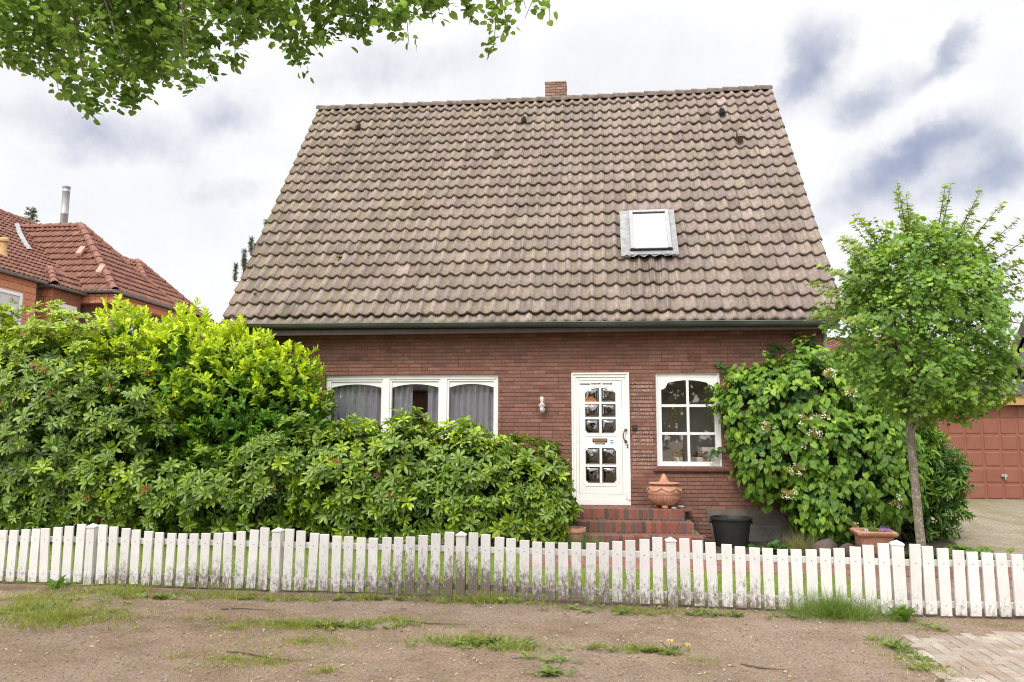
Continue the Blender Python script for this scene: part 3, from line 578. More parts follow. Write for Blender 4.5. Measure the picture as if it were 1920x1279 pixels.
kw = sub_empty('window'); tag(kw, 'tall six pane window beside the front door')
x0, x1, z0, z1 = OPEN[2]
mb = MB(); rect_frame(mb, x0+.002, x1-.002, z0+.002, z1-.002, .035, .02, .10); mb.build('frame', m['white_plastic'], kw, bevel=.004)
mb = MB(); rect_frame(mb, x0+.038, x1-.038, z0+.038, z1-.038, .055, .035, .11); mb.build('sash', m['white_plastic'], kw, bevel=.006)
gx0, gx1, gz0, gz1 = x0+.094, x1-.094, z0+.094, z1-.094; cx = (gx0+gx1)/2; bw = .021
h3 = (gz1-gz0)/3
mb = MB(); mb.box(cx-bw, cx+bw, .040, .078, gz0+.001, gz1-.03); mb.build('glazing_bar', m['white_plastic'], kw, bevel=.004)
for k in (1, 2):
    q = MB(); q.box(gx0+.001, cx-bw-.001, .042, .076, gz0+h3*k-bw, gz0+h3*k+bw); q.box(cx+bw+.001, gx1-.001, .042, .076, gz0+h3*k-bw, gz0+h3*k+bw); q.build('glazing_bar', m['white_plastic'], kw, bevel=.004)
mb = MB(); mb.box(gx0-.005, gx1+.005, .082, .088, gz0-.005, gz1+.005); mb.build('pane', m['glass'], kw)
arch_piece(gx0, gx1, gz1+.001, .185, .035, .038, .062, notch=True).build('valance', m['white_plastic'], kw)
mb = MB(); rs = random.Random(4)
x = 5.865
while x < 7.05:
    mb.box(x+.002, x+.098, -.06, .02, z0-.052, z0-.012, .004); x += .1
mb.box(5.87, 7.04, -.05, .03, z0-.06, z0-.03); mb.build('sill', m['sill_tile'], kw)
# ---- door
dr = sub_empty('front_door'); x0, x1, z0, z1 = 4.566, 5.509, 0, 2.126
mb = MB(); w = .075
mb.box(x0+.002, x0+w, -.004, .10, z0+.09, z1-.002); mb.box(x1-w, x1-.002, -.004, .10, z0+.09, z1-.002); mb.box(x0+w, x1-w, -.004, .10, z1-w, z1-.002)
for a, c, y in ((x0+.004, x0+.03, -.022), (x1-.03, x1-.004, -.022)): mb.box(a, c, y, -.003, z0+.09, z1-.004)
mb.box(x0+.03, x1-.03, -.022, -.003, z1-.03, z1-.004)
mb.box(x0+.075, x0+.125, .012, .1, z0+.17, z1-.076); mb.box(x1-.125, x1-.075, .012, .1, z0+.17, z1-.076); mb.box(x0+.125, x1-.125, .012, .1, z1-.13, z1-.076)
mb.box(x0+.002, x1-.002, .004, .1, z0, z0+.088); mb.box(x0+.076, x1-.076, .010, .1, z0+.0885, z0+.169)
mb.build('frame', m['white_door'], dr, bevel=.004)
lx0, lx1, lz0, lz1 = x0+.129, x1-.129, z0+.175, z1-.134
# leaf: stiles and rails round the two glazed fields
ux0, ux1 = 4.79, 5.282; lower = (.345, .90); upper = (1.14, 1.875); cxd = (ux0+ux1)/2
mb = MB(); y0, y1 = .018, .075
mb.box(lx0, ux0, y0, y1, lz0, lz1); mb.box(ux1, lx1, y0, y1, lz0, lz1); mb.box(ux0, ux1, y0, y1, lz0, lower[0]); mb.box(ux0, ux1, y0, y1, lower[1], upper[0]); mb.box(ux0, ux1, y0, y1, upper[1], lz1)
mb.build('door_leaf', m['white_door'], dr)
mb = MB(); bz = .019; yb0, yb1 = .014, .05
def field(z0_, z1_, rows):
    mb.box(cxd-bz, cxd+bz, yb0, yb1, z0_, z1_)
    hh = (z1_-z0_)/rows
    for k in range(1, rows):
        mb.box(ux0, cxd-bz-.001, yb0, yb1, z0_+hh*k-bz, z0_+hh*k+bz); mb.box(cxd+bz+.001, ux1, yb0, yb1, z0_+hh*k-bz, z0_+hh*k+bz)
field(*lower, 2); field(*upper, 3)
for (xa, xb, za, zb, rise) in ((ux0, ux1, *lower, 0), (ux0, ux1, *upper, 1)):        # planted corner pieces and mouldings
    for sx, xc in ((1, xa), (-1, xb)):
        for sz, zc in ((1, za), (-1, zb)):
            if rise and sz == -1:
                pts = [(xc, zc), (xc, zc-.085), (xc+sx*.05, zc-.045), (xc+sx*.14, zc-.012), (cxd-sx*bz, zc)]
            else: pts = [(xc, zc), (xc, zc+sz*.045), (xc+sx*.045, zc)]
            if sx*sz > 0: pts = pts[::-1]
            if rise and sz == -1: pts = pts if sx*sz > 0 else pts
            mb.prism(pts, .016, .052)
mb.build('glazing_bar', m['white_door'], dr)
mb = MB()                                               # thin raised moulding
for (xa, xb, za, zb, dome) in ((ux0-.045, ux1+.045, lower[0]-.045, lower[1]+.01, 0), (ux0-.045, ux1+.045, upper[0]-.045, upper[1]+.035, 1)):
    c = .06; pts = [(xa+c, za), (xb-c, za), (xb, za+c), (xb, zb-.05), (xb-.05, zb), (xa+.05, zb), (xa, zb-.05), (xa, za+c)]
    if dome: pts = [(xa+c, za), (xb-c, za), (xb, za+c), (xb, zb-.13), (xb-.09, zb-.06)]+[(cxd+(xb-.09-cxd)*(1-k/4*2), zb-.06+.05*(1-(1-k/2)**2)) for k in range(1, 4)]+[(xa+.09, zb-.06), (xa, zb-.13), (xa, za+c)]
    pts = pts+[pts[0]]; mb.tube([(x, .017, z) for x, z in pts], .006, 6, False)
mb.build('moulding', m['white_door'], dr, smooth=True)
def bullseye(x0, x1, z0, z1):
    n = 15; vs = []
    for j in range(n):
        for i in range(n):
            u, v = i/(n-1)*2-1, j/(n-1)*2-1; r_ = math.hypot(u, v)
            edge_ = max(0, (1-u**4))*max(0, (1-v**4)); d = .034*edge_**.8 + .0015*math.sin(r_*14)*edge_ + (.004*math.sin(u*2.3+v*1.7+x0*37+z0*23)+.003*math.sin(u*3.1-v*2.9+x0*91+z0*57))*edge_
            vs.append((x0+(x1-x0)*(u+1)/2, .045-d, z0+(z1-z0)*(v+1)/2))
    q = MB(); q.add(vs, [(j*n+i, j*n+i+1, (j+1)*n+i+1, (j+1)*n+i) for j in range(n-1) for i in range(n-1)]); return q.build('pane', m['bullseye_glass'], dr, smooth=True)
for (za, zb, rows) in ((*lower, 2), (*upper, 3)):
    hh = (zb-za)/rows
    for k in range(rows):
        for a, c in ((ux0, cxd-bz), (cxd+bz, ux1)): bullseye(a, c, za+hh*k+(bz if k else 0), za+hh*(k+1)-(bz if k < rows-1 else 0))
mb = MB(); rect_frame(mb, lx0-.004, lx1+.004, lz0-.005, lz1+.004, .005, .02, .03); mb.build('seal_strip', m['seal'], dr)
mb = MB(); zc = 1.03
mb.box(4.905, 5.14, .006, .018, zc-.032, zc+.028, .003); lb = mb.build('letterbox', m['bronze'], dr)
mb = MB(); mb.box(4.922, 5.123, .002, .008, zc-.02, zc+.016, .002); mb.build('letter_flap', m['brass'], lb)
mb = MB(); mb.tube([(5.415, .012, 1.195), (5.415, -.03, 1.195), (5.392, -.05, 1.17), (5.378, -.058, 1.12), (5.378, -.058, 1.09), (5.392, -.05, 1.035), (5.415, -.03, 1.01), (5.415, .012, 1.01)], [.012, .012, .009, .008, .008, .009, .012, .012], 10)
for z in (1.195, 1.01): mb.lathe([(.024, 0), (.024, .006), (.012, .012)], (0, 0, 0), 14); 
for k, z in enumerate((1.195, 1.01)):
    base = 8*8
mb.v = [p for p in mb.v]; hd = mb.build('handle', m['bronze'], dr, smooth=True)
hd.data.clear_geometry(); mb = MB(); mb.tube([(5.44, .0, 1.195), (5.44, -.035, 1.195), (5.412, -.055, 1.17), (5.398, -.06, 1.12), (5.398, -.06, 1.085), (5.412, -.055, 1.035), (5.44, -.035, 1.01), (5.44, .0, 1.01)], [.013, .013, .010, .009, .009, .010, .013, .013], 10)
for z in (1.195, 1.01): mb.tube([(5.44, .012, z), (5.44, -.004, z)], [.026, .024], 14)
for z in (1.195, 1.01): mb.tube([(5.44, -.02, z), (5.44, -.034, z), (5.44, -.05, z)], [.018, .022, .012], 12)
me_ = bpy.data.meshes.new('handle'); me_.from_pydata(mb.v, [], mb.f); me_.materials.append(m['bronze']); me_.polygons.foreach_set('use_smooth', np.ones(len(me_.polygons), bool)); hd.data = me_
mb = MB(); mb.box(5.452, 5.475, -.012, .0, .905, .965, .002); lk = mb.build('lock', m['bronze'], dr); mb = MB(); mb.box(5.458, 5.469, -.017, -.011, .925, .948, .002); mb.build('cylinder', m['steel'], lk)
def text_mesh(name, s, size, loc, mat, parent, thick=.0004, sx=1.0, roll=0):
    cu = bpy.data.curves.new(name, 'FONT'); cu.body = s; cu.size = size; cu.extrude = thick; cu.offset = 0; cu.resolution_u = 2
    o = bpy.data.objects.new(name, cu); COL.objects.link(o); dg = bpy.context.evaluated_depsgraph_get(); dg.update(); me = bpy.data.meshes.new_from_object(o.evaluated_get(dg)); COL.objects.unlink(o); bpy.data.objects.remove(o)
    me.transform(Matrix.Translation(loc) @ Matrix.Rotation(R(roll), 4, 'Y') @ Matrix.Rotation(R(90), 4, 'X') @ Matrix.Diagonal((sx, 1, 1, 1))); me.materials.clear(); me.materials.append(mat)
    t = bpy.data.objects.new(name, me); return link(t, parent)
for i, (a, c, z, s) in enumerate(((4.708, 4.868, 1.938, '20*C+M+B*19'), (4.885, 5.045, 1.945, '20*C+M+B*21'), (5.075, 5.232, 1.943, '20*C+M+B*20'), (4.945, 5.105, .975, '20*C+M+B*18'))):
    mb = MB(); y = .0165; mb.box(a, c, y-.0008, y+.001, z-.012, z+.012); st = mb.build('blessing_strip', m['sticker_dark'], dr)
    text_mesh('lettering', s, .0215, (a+.006, y-.0012, z-.0075), m['white_print'], st, .0003, (c-a-.012)/(.0215*len(s)*.625))
mb = MB(); mb.tube([(5.215, .0165, 1.008), (5.215, .0150, 1.008)], .030, 28); st = mb.build('round_sticker', m['sticker_blue'], dr)
mb = MB(); mb.box(5.187, 5.243, .0140, .0149, .996, 1.018); mb.build('white_band', m['white_print'], st)
# chalked blessings of other years on the bricks beside the door
cw = sub_empty('chalk_writing'); rr = random.Random(12); rowz = -.60
lines = ['19*C+M+B*93', '20*C+M+B*05', '19*C+M+B*94 +', ' + K', '19*C+M+B 95', '19+C+M+B+96', ' *C+M+B*97', '   19*C+M+B*98', '19*C+M+B+99', '20*C+M+B*00 +', None, None, '  20*C+ M * B', '   20*C+M+B', '20*C+M+B*01', '20*C+M+B 02', ' 20*C+M+B*03', '- - +', '20*C+M+B*04', '20+C+M+B+06', '20*C+M+B+07', '20*C+M+B*08 +', '20*C+M+B+09+10']
zt = 1.905
k0 = round((zt+.60)/.0615)
for i, s in enumerate(lines):
    if not s: continue
    zz = -.60+(k0-i)*.0615+.013
    text_mesh('chalk_line', s, .050, (5.535+rr.uniform(0, .012), -.0136, zz), m['chalk'], cw, .0004, min(1.15, .345/(.05*len(s)*.56)), rr.uniform(-.8, .8))
mb = MB(); mb.box(5.545, 5.62, -.04, -.013, 1.19, 1.275, .006); bl = hp(mb.build('doorbell', m['black_plastic'], house)); mb = MB(); mb.tube([(5.582, -.038, 1.24), (5.582, -.046, 1.24)], .014, 14); mb.build('bell_button', m['bronze'], bl)
# small masonry plugs left in the brickwork
mb = MB()
for x, z in ((4.53, 2.02), (5.53, 2.02), (4.53, 1.12), (5.53, 1.1), (4.525, .25), (5.54, .19), (3.47, 2.3)): mb.tube([(x, -.012, z), (x, -.017, z)], .010, 8)
hp(mb.build('wall_plug', m['seal'], house))
# rendered plinth with the cellar grille
mb = MB(); mb.prism([(6.66, -.035), (8.54, -.035), (8.54, -.62), (6.80, -.62)][::-1], -.030, -.002); pl = hp(mb.build('plinth', m['plinth_render'], house))
gr = MB(); gr.box(7.30, 7.78, -.038, -.031, -.545, -.285)
for i in range(25): gr.box(7.315+i*.0185, 7.321+i*.0185, -.046, -.0385, -.535, -.295)
for i in range(13): gr.box(7.31, 7.765, -.0445, -.0392, -.532+i*.0185, -.527+i*.0185)
gr.build('cellar_grille', m['grate'], pl)

# ---------------------------------------------------------------- steps
def steps():
    mb = MB(); r = random.Random(6); jo = MB()
    lev = [(3.9, 6.285, -.617, 0.0), (3.85, 6.375, -.90, -.165), (3.8, 6.47, -1.22, -.325)]
    for k, (xa, xb, yf, zt_) in enumerate(lev):
        yb = -.022 if k == 0 else lev[k-1][2]
        zb = (lev[k+1][3] if k < 2 else -.55)
        jo.box(xa+.004, xb-.004, yf+.004, -.02, zb-.05, zt_-.006)
        x = xa; 
        while x < xb-.03:                     # soldier course on the riser, its tops make the nosing
            f = r.uniform(.75, 1.2); h = r.random(); dk = h > .72+.12*math.sin(x*2+k)
            mb.col = tuple(c*f for c in ((.235, .075, .048) if not dk else (.105, .062, .052)))
            mb.box(x+.005, min(x+.068, xb)-.005, yf-.004+r.uniform(-.002, .002), yf+.15, zb+.012, zt_+r.uniform(-.002, .002), .004); x += .0735
        y = yf+.155                            # pavers on the tread
        while y < yb-.02:
            x = xa
            while x < xb-.05:
                f = r.uniform(.75, 1.1); mb.col = (.17*f, .085*f, .065*f); mb.box(x+.004, x+.206, y+.003, min(y+.098, yb)-.003, zt_-.04, zt_-.001, .003); x += .21
            y += .1
        y = yf+.155                            # bricks returning on the open side
        while y < -.06:
            for z in (zb+.012, zb+.087):
                f = r.uniform(.8, 1.2); mb.col = (.15*f, .09*f, .075*f); mb.box(xb-.06, xb+.003, y+.004, min(y+.2, -.03), z, z+.066, .003)
            y += .205
    return mb, jo
mb, jo = steps(); st = empty('brick_steps', (5.1, -.6, -.55), 'three red brick steps up to the white front door', 'steps'); o = mb.build('step_bricks', m['brick'], st, tint=True); o.location = (-5.1, .6, .55); o = jo.build('joints', m['step_joint'], st); o.location = (-5.1, .6, .55)

# ---------------------------------------------------------------- things at the front wall
def at(name, loc, label, cat, group=None, rotz=0): return empty(name, loc, label, cat, group, rotz)
wl = at('wall_lamp', (4.094, -.012, 1.50), 'white wall lamp with a clear glass globe on the brick wall', 'lamp')
mb = MB(); mb.tube([(0, 0, .02), (0, -.02, .02)], [.045, .042], 20); mb.tube([(0, -.015, .02), (0, -.06, .0), (0, -.085, .02), (0, -.09, .07)], [.03, .034, .036, .036], 16); mb.build('bracket', m['white_plastic'], wl, smooth=True)
mb = MB(); mb.lathe([(.04, .06), (.062, .095), (.066, .105), (.03, .108), (.03, .125)], (0, -.09, 0), 24); mb.build('collar', m['white_plastic'], wl, smooth=True)
mb = MB(); mb.lathe([(.03, .108)]+[(.083*math.cos(a), .185+.083*math.sin(a)) for a in np.linspace(-1.0, 1.54, 14)], (0, -.09, 0), 26); mb.build('glass_globe', m['bulb_glass'], wl, smooth=True)
mb = MB(); mb.lathe([(.016, .11), (.02, .15), (.03, .175), (.03, .205), (.018, .225)], (0, -.09, 0), 16); mb.build('bulb', m['ceramic'], wl, smooth=True)
ur = at('urn', (6.0, -.345, 0.0), 'lidded terracotta urn with fluted belly on the top step', 'urn')
for a in (0.5, 2.6, 4.7):
    q = MB(); q.lathe([(.045, 0), (.055, .02), (.04, .05)], (.12*math.cos(a), .12*math.sin(a), 0), 12); q.build('foot', m['terracotta'], ur, smooth=True)
mb = MB(); mb.lathe([(.05, .045), (.14, .05), (.19, .10), (.225, .16), (.245, .21)], (0, 0, 0), 144, .10, (.049, .205, 28)); mb.lathe([(.247, .205), (.262, .235), (.258, .275), (.235, .315), (.20, .338), (.205, .352), (.18, .352)], (0, 0, 0), 48)
body = mb.build('bowl', m['terracotta'], ur, smooth=True)
mb = MB()
for k in range(7):
    a0 = 2*math.pi*k/7; pts = [(.258*math.cos(a0+2*math.pi/7*t)*(1), .258*math.sin(a0+2*math.pi/7*t), .315-.05*math.sin(math.pi*t)) for t in np.linspace(0, 1, 9)]
    mb.tube(pts, [.006, .009, .012, .013, .014, .013, .012, .009, .006], 6)
mb.build('garland', m['terracotta'], body, smooth=True)
mb = MB(); mb.lathe([(.18, .353), (.225, .362), (.236, .374), (.225, .388), (.12, .394), (.075, .402), (.065, .425), (.048, .46), (.025, .505), (.018, .515), (.0, .522)], (0, 0, 0), 40); mb.build('lid', m['terracotta'], ur, smooth=True)
mb = MB(); mb.lathe([(.01, 0), (.05, .006), (.06, .02), (.04, .034), (.01, .038)], (0, 0, 0), 14); pb = mb.build('pebble', m['pale_stone'], None, smooth=True); pb.location = (6.245, -.30, .001); pb.scale = (1.15, .8, 1); tag(pb, 'pale flat pebble lying beside the urn foot', 'stone')
mb = MB(); mb.lathe([(.01, 0), (.04, .005), (.045, .015), (.02, .024)], (0, 0, 0), 12); pb = mb.build('pebble', m['pale_stone'], None, smooth=True); pb.location = (6.13, -.50, .001); tag(pb, 'small dark pebble in front of the urn', 'stone')
tb = at('mortar_tub', (6.95, -.62, float(gz(6.95, -.6))), 'black plastic tub standing by the cellar grille', 'tub')
mb = MB(); mb.lathe([(.20, .0), (.235, .02), (.285, .40), (.31, .405), (.31, .43), (.285, .432), (.275, .40), (.225, .03), (.0, .03)], (0, 0, 0), 40); mb.build('body', m['black_plastic'], tb, smooth=True)
for a in (0, math.pi):
    q = MB(); q.tube([(.30*math.cos(a+t), .30*math.sin(a+t), .38-.035*math.cos(t/.22*1.57)) for t in np.linspace(-.22, .22, 7)], .014, 8); q.build('handle', m['black_plastic'], tb, smooth=True)
pl = at('planter', (8.68, -1.50, float(gz(8.68, -1.5))+.012), 'square terracotta planter with rolled rim by the path', 'planter', rotz=R(-4))
def sq_ring(prof, n=4):
    mb = MB(); 
    pts = []
    for hw, z in prof:
        c = min(.03, hw*.2); ring_ = [(-hw+c, -hw), (hw-c, -hw), (hw, -hw+c), (hw, hw-c), (hw-c, hw), (-hw+c, hw), (-hw, hw-c), (-hw, -hw+c)]
        pts += [(x, y, z) for x, y in ring_]
    k = len(prof); f = [(i*8+j, i*8+(j+1) % 8, (i+1)*8+(j+1) % 8, (i+1)*8+j) for i in range(k-1) for j in range(8)]+[tuple(reversed(range(8)))]
    mb.add(pts, f); return mb
sq_ring([(.175, 0), (.182, .012), (.205, .27), (.208, .285)]).build('body', m['terracotta'], pl, smooth=True)
sq_ring([(.205, .285), (.238, .292), (.252, .315), (.25, .345), (.232, .362), (.205, .358), (.195, .33), (.19, .30)]).build('rim', m['terracotta'], pl, smooth=True)
mb = MB(); mb.box(-.19, .19, -.19, .19, .28, .318); mb.build('soil', m['soil'], pl)
mb = MB()
for sx in (-.15, .15): mb.lathe([(.01, 0), (.028, .008), (.018, .016)], (0, 0, 0), 12)
o = mb
mb = MB(); mb.tube([(-.10, -.198, .20), (-.05, -.202, .16), (0, -.2, .145), (.05, -.202, .16), (.10, -.198, .20)], .009, 6); mb.build('relief', m['terracotta'], pl, smooth=True)
for i, (x, y, sx, sy, sz) in enumerate(((8.05, -1.35, .16, .12, .13), (8.36, -1.38, .14, .12, .11), (8.22, -1.1, .12, .1, .12))):
    me = bpy.data.meshes.new('boulder'); import bmesh
    bm = bmesh.new(); bmesh.ops.create_icosphere(bm, subdivisions=3, radius=1)
    for v in bm.verts: v.co *= 1+.12*math.sin(v.co.x*3+i)+.1*math.sin(v.co.y*4+v.co.z*2+i*2)
    bm.to_mesh(me); bm.free(); me.materials.append(m['stone']); me.polygons.foreach_set('use_smooth', np.ones(len(me.polygons), bool)); o = link(bpy.data.objects.new('boulder', me)); o.location = (x, y, float(gz(x, y))+sz*.55); o.scale = (sx, sy, sz); tag(o, ['rounded reddish boulder beside the dry grass clump', 'rounded boulder right beside the square planter', 'small boulder behind the other two in the bed'][i], 'stone', 'boulders edging the shrub bed')
fp = at('flower_pot', (4.66, -1.42, float(gz(4.6, -1.4))), 'terracotta pot half hidden by the rhododendron beside the steps', 'flower pot')
mb = MB(); mb.lathe([(.09, 0), (.10, .01), (.135, .27), (.155, .275), (.155, .33), (.135, .33), (.125, .28), (.0, .27)], (0, 0, 0), 28); mb.build('body', m['terracotta'], fp, smooth=True)
mb = MB(); mb.lathe([(.125, .275), (.06, .30), (.0, .305)], (0, 0, 0), 20); mb.build('soil', m['soil'], fp)
# inside the kitchen window
for i, x in enumerate((6.285, 6.62)):
    p = at('plant_pot', (x, .22, .62), ['white pot with a yellowing plant inside the window', 'white pot with reddish leaves inside the window'][i], 'plant pot')
    mb = MB(); mb.lathe([(.055, 0), (.075, .01), (.078, .125), (.082, .13), (.082, .145), (.07, .145), (.068, .12), (0, .115)], (0, 0, 0), 26); mb.build('pot', m['ceramic'], p, smooth=True)
mb = MB(); mb.box(5.83, 8.2, .30, .62, .50, .615); hp(mb.build('window_ledge', m['interior'], house))
mb = MB(); mb.box(6.68, 7.12, .34, .62, .616, .92, .006); o = mb.build('white_box', m['white_board'], None); tag(o, 'large white box standing inside the kitchen window', 'box')
mo = at('hanging_mobile', (6.22, .30, 2.2), 'twig mobile with shells and eggs hanging in the kitchen window', 'mobile')
mb = MB(); r = random.Random(21)
for k in range(20):
    a = r.uniform(0, 6.28); l = r.uniform(.08, .2); z = -.78+r.uniform(-.08, .1); mb.tube([(0, 0, z), (math.cos(a)*l*.5, math.sin(a)*l*.3, z+r.uniform(-.03, .06)), (math.cos(a)*l, math.sin(a)*l*.4, z+r.uniform(-.1, .08))], [.006, .004, .002], 5)
mb.tube([(0, 0, .35), (0, 0, -.8)], .0015, 4); mb.build('twigs', m['dry_leaf'], mo)
mb = MB()
for k in range(17):
    x, z = r.uniform(-.17, .24), r.uniform(-1.25, -.2); s = r.uniform(.018, .035); mb.lathe([(.001, -s*1.3), (s*.7, -s*.6), (s*.8, 0), (s*.5, s*.8), (.001, s*1.1)], (x, r.uniform(-.05, .05), z), 10); mb.tube([(x, 0, z+s), (x*.7, 0, min(z+.3, .0))], .0012, 4)
mb.build('shells', m['shell'], mo, smooth=True)
cl = at('candle_lamp', (4.835, 1.1, 1.53), 'lit candle lamp glowing behind the upper door panes', 'lamp')
mb = MB(); mb.tube([(0, 0, 1.05), (0, 0, .0)], .008, 6)
for sx in (-.056, .056): mb.tube([(0, 0, 0), (sx*.6, 0, -.03), (sx, 0, .0)], .007, 6); mb.tube([(sx, 0, .0), (sx, 0, .09)], .011, 8)
mb.build('frame', m['bronze'], cl)
for sx in (-.056, .056):
    q = MB(); q.lathe([(.006, .09), (.019, .11), (.019, .125), (.003, .165)], (sx, 0, 0), 10); q.build('bulb', m['warm_lamp'], cl, smooth=True)
q = MB(); q.lathe([(.155-.0, .10), (.15, .16), (.125, .215), (.08, .25), (.03, .265)], (0, .10, 0), 24); tq = NT('dome_glow'); e_ = tq.N.new('ShaderNodeEmission'); e_.inputs[0].default_value = (1, .33, .05, 1); e_.inputs[1].default_value = .75; tq.L.new(e_.outputs[0], tq.out.inputs[0]); q.build('glow_dome', tq.m, cl, smooth=True)  # added emissive dome, imitates the orange glow scattered by the door glass

# ---------------------------------------------------------------- the picket fence
PX = [-2.68, -.574, 1.592, 3.592, 5.703, 7.764, 9.86]; PY = [-4.50, -4.448, -4.525, -4.597, -4.753, -4.898, -4.80]
fe = empty('picket_fence', (3.6, -4.6, -.55), 'low white picket fence with mould stained boards along the verge', 'fence')
FO = Vector((3.6, -4.6, -.55))
rp = random.Random(14)
for i, (x, y) in enumerate(zip(PX, PY)):
    z = -.575; hh = .640 if i != 5 else .665; w = .046 if i != 5 else .052
    mb = MB(); mb.box(-w, w, -w, w, 0, hh, .004); o = mb.build('post', m['fence_paint'], fe); o.location = Vector((x, y, z))-FO; o.rotation_euler = (rp.uniform(-.01, .01), rp.uniform(-.012, .012), rp.uniform(-.05, .05) if i != 5 else -.22)
    q = MB(); c = w+.006; q.add([(-c, -c, hh), (c, -c, hh), (c, c, hh), (-c, c, hh), (-c, -c, hh+.014), (c, -c, hh+.014), (c, c, hh+.014), (-c, c, hh+.014), (0, 0, hh+.045)], [(3, 2, 1, 0), (0, 1, 5, 4), (1, 2, 6, 5), (2, 3, 7, 6), (3, 0, 4, 7), (4, 5, 8), (5, 6, 8), (6, 7, 8), (7, 4, 8)]); q.build('post_cap', m['fence_paint'], o)
pick = {}
for i in range(6):
    a, c = Vector((PX[i], PY[i], 0)), Vector((PX[i+1], PY[i+1], 0)); n = 15 if i != 2 else 14; d = (c-a); ang = math.atan2(d.y, d.x); ln = d.length
    nrm = Vector((-d.y, d.x, 0)).normalized()
    for zr in (.105, .478):
        mb = MB(); mb.box(.05, ln-.05, -.010, .016, -.03, .03, .003); o = mb.build('rail', m['fence_paint'], fe); o.location = a+Vector((0, 0, -.55+zr))-FO+nrm*.012; o.rotation_euler = (0, 0, ang)
    for k in range(n):
        t = (k+1)/(n+1); u = t*2-1; h = .548+.10*abs(u)**1.8+rp.uniform(-.004, .004); g = rp.uniform(.012, .028); w = .0485
        mb = MB(); mb.box(-w, w, -.011, .011, g, h+.028, .003); p = a+d*t
        o = mb.build('picket', m['fence_paint'], fe); o.location = p+Vector((0, 0, -.553))-nrm*.020-FO; o.rotation_euler = (rp.uniform(-.02, .02), rp.gauss(0, .011), ang+rp.uniform(-.04, .04))

# ---------------------------------------------------------------- leaves
def tmpl(ts, ws, fold=.12, droop=.1, lobe=0, wav=0):
    V = []
    for t, w in zip(ts, ws):
        for s in (-1, 0, 1):
            V.append((t-(lobe if (s and t == ts[0]) else 0), s*w*.5, (fold*w*.5 if s else 0)-droop*t*t))
    F = []
    for i in range(len(ts)-1):
        for s in (0, 1): F.append((i*3+s, i*3+s+1, (i+1)*3+s+1, (i+1)*3+s))
    return np.array(V), np.array(F)
T_RHODO = tmpl([0, .2, .5, .8, 1], [.14, .66, 1, .88, .10], .22, .14)
T_LAUREL = tmpl([0, .3, .7, 1], [.12, .95, .9, .08], .3, .16)
T_HEART = tmpl([0, .12, .35, .7, 1], [.55, .92, 1.0, .66, .03], .20, .20, .14)
T_ROUND = tmpl([0, .2, .6, .9, 1.02], [.62, 1.0, .95, .35, .02], .14, .12, .10)
T_LONG = tmpl([0, .3, .7, 1], [.1, 1, .8, .05], .25, .3)
def t_maple():
    pts = [(0, 0), (.10, .22), (.16, .5), (.36, .30), (.55, .56), (.66, .22), (1, 0)]
    V = [(x, y, -.1*x*x+.10*abs(y)) for x, y in pts]+[(x, -y, -.1*x*x+.10*abs(y)) for x, y in reversed(pts[1:-1])]
    return np.array(V), np.array([list(reversed(range(len(V))))])
T_MAPLE = t_maple()
def unit(v): return v/np.maximum(np.linalg.norm(v, axis=-1, keepdims=True), 1e-9)
def leaf_cloud(name, P, D, N, L, Wd, tint, T, mat, parent=None):
    D = unit(D); Sd = unit(np.cross(N, D)); N = np.cross(D, Sd); tv, tf = T; k = len(tv)
    V = P[:, None]+D[:, None]*(tv[None, :, 0:1]*L[:, None, None])+Sd[:, None]*(tv[None, :, 1:2]*Wd[:, None, None])+N[:, None]*(tv[None, :, 2:3]*L[:, None, None])
    F = (tf[None]+(np.arange(len(P))*k)[:, None, None]).reshape(-1, tf.shape[1])
    return fast_mesh(name, V.reshape(-1, 3), F, tf.shape[1], mat, parent, np.repeat(tint, k, 0), smooth=True)
def blob_points(blobs, n, rng, zmin=-.5, depth=(.80, 1.04), lump=.07):
    """points on the skin of a union of lumpy ellipsoids, with outward normals"""
    B = np.array(blobs, float); area = (B[:, 3]*B[:, 4]+B[:, 4]*B[:, 5]+B[:, 3]*B[:, 5]); idx = rng.choice(len(B), int(n*2.6), p=area/area.sum())
    d = unit(rng.normal(size=(len(idx), 3))); c, r = B[idx, :3], B[idx, 3:6]
    ph = idx*1.7; lum = 1+lump*(np.sin(d[:, 0]*5+ph)+np.sin(d[:, 1]*6+d[:, 2]*4+ph*2)+.7*np.sin(d[:, 2]*9+d[:, 0]*7))
    f = rng.uniform(depth[0], depth[1], len(idx)); P = c+d*r*(lum*f)[:, None]; Nn = unit(d/r)
    ok = P[:, 2] > zmin
    for j, bb in enumerate(B):
        q = ((P-bb[:3])/bb[3:6]); ok &= (idx == j) | ((q*q).sum(1) > (depth[0]*.97)**2)
    P, Nn = P[ok], Nn[ok]; return P[:n], Nn[:n]
def tangent(N, rng):
    return unit(np.cross(N, unit(rng.normal(size=N.shape))))
HOLES = [((-1.45, -2.0, .85), (.42, .8, .20)), ((-2.65, -2.1, .25), (.22, .6, .16)), ((-3.55, -2.1, .75), (.25, .6, .15)), ((.35, -1.95, .10), (.25, .6, .14)), ((1.15, -1.9, .35), (.2, .55, .13)), ((2.55, -1.9, .0), (.24, .5, .14)), ((3.5, -1.8, .3), (.18, .5, .12)), ((-.6, -1.95, -.05), (.3, .5, .15))]
def carve(P, Nn):
    ok = np.ones(len(P), bool)
    for c, r in HOLES: ok &= (((P-np.array(c))/np.array(r))**2).sum(1) > 1
    return P[ok], Nn[ok]
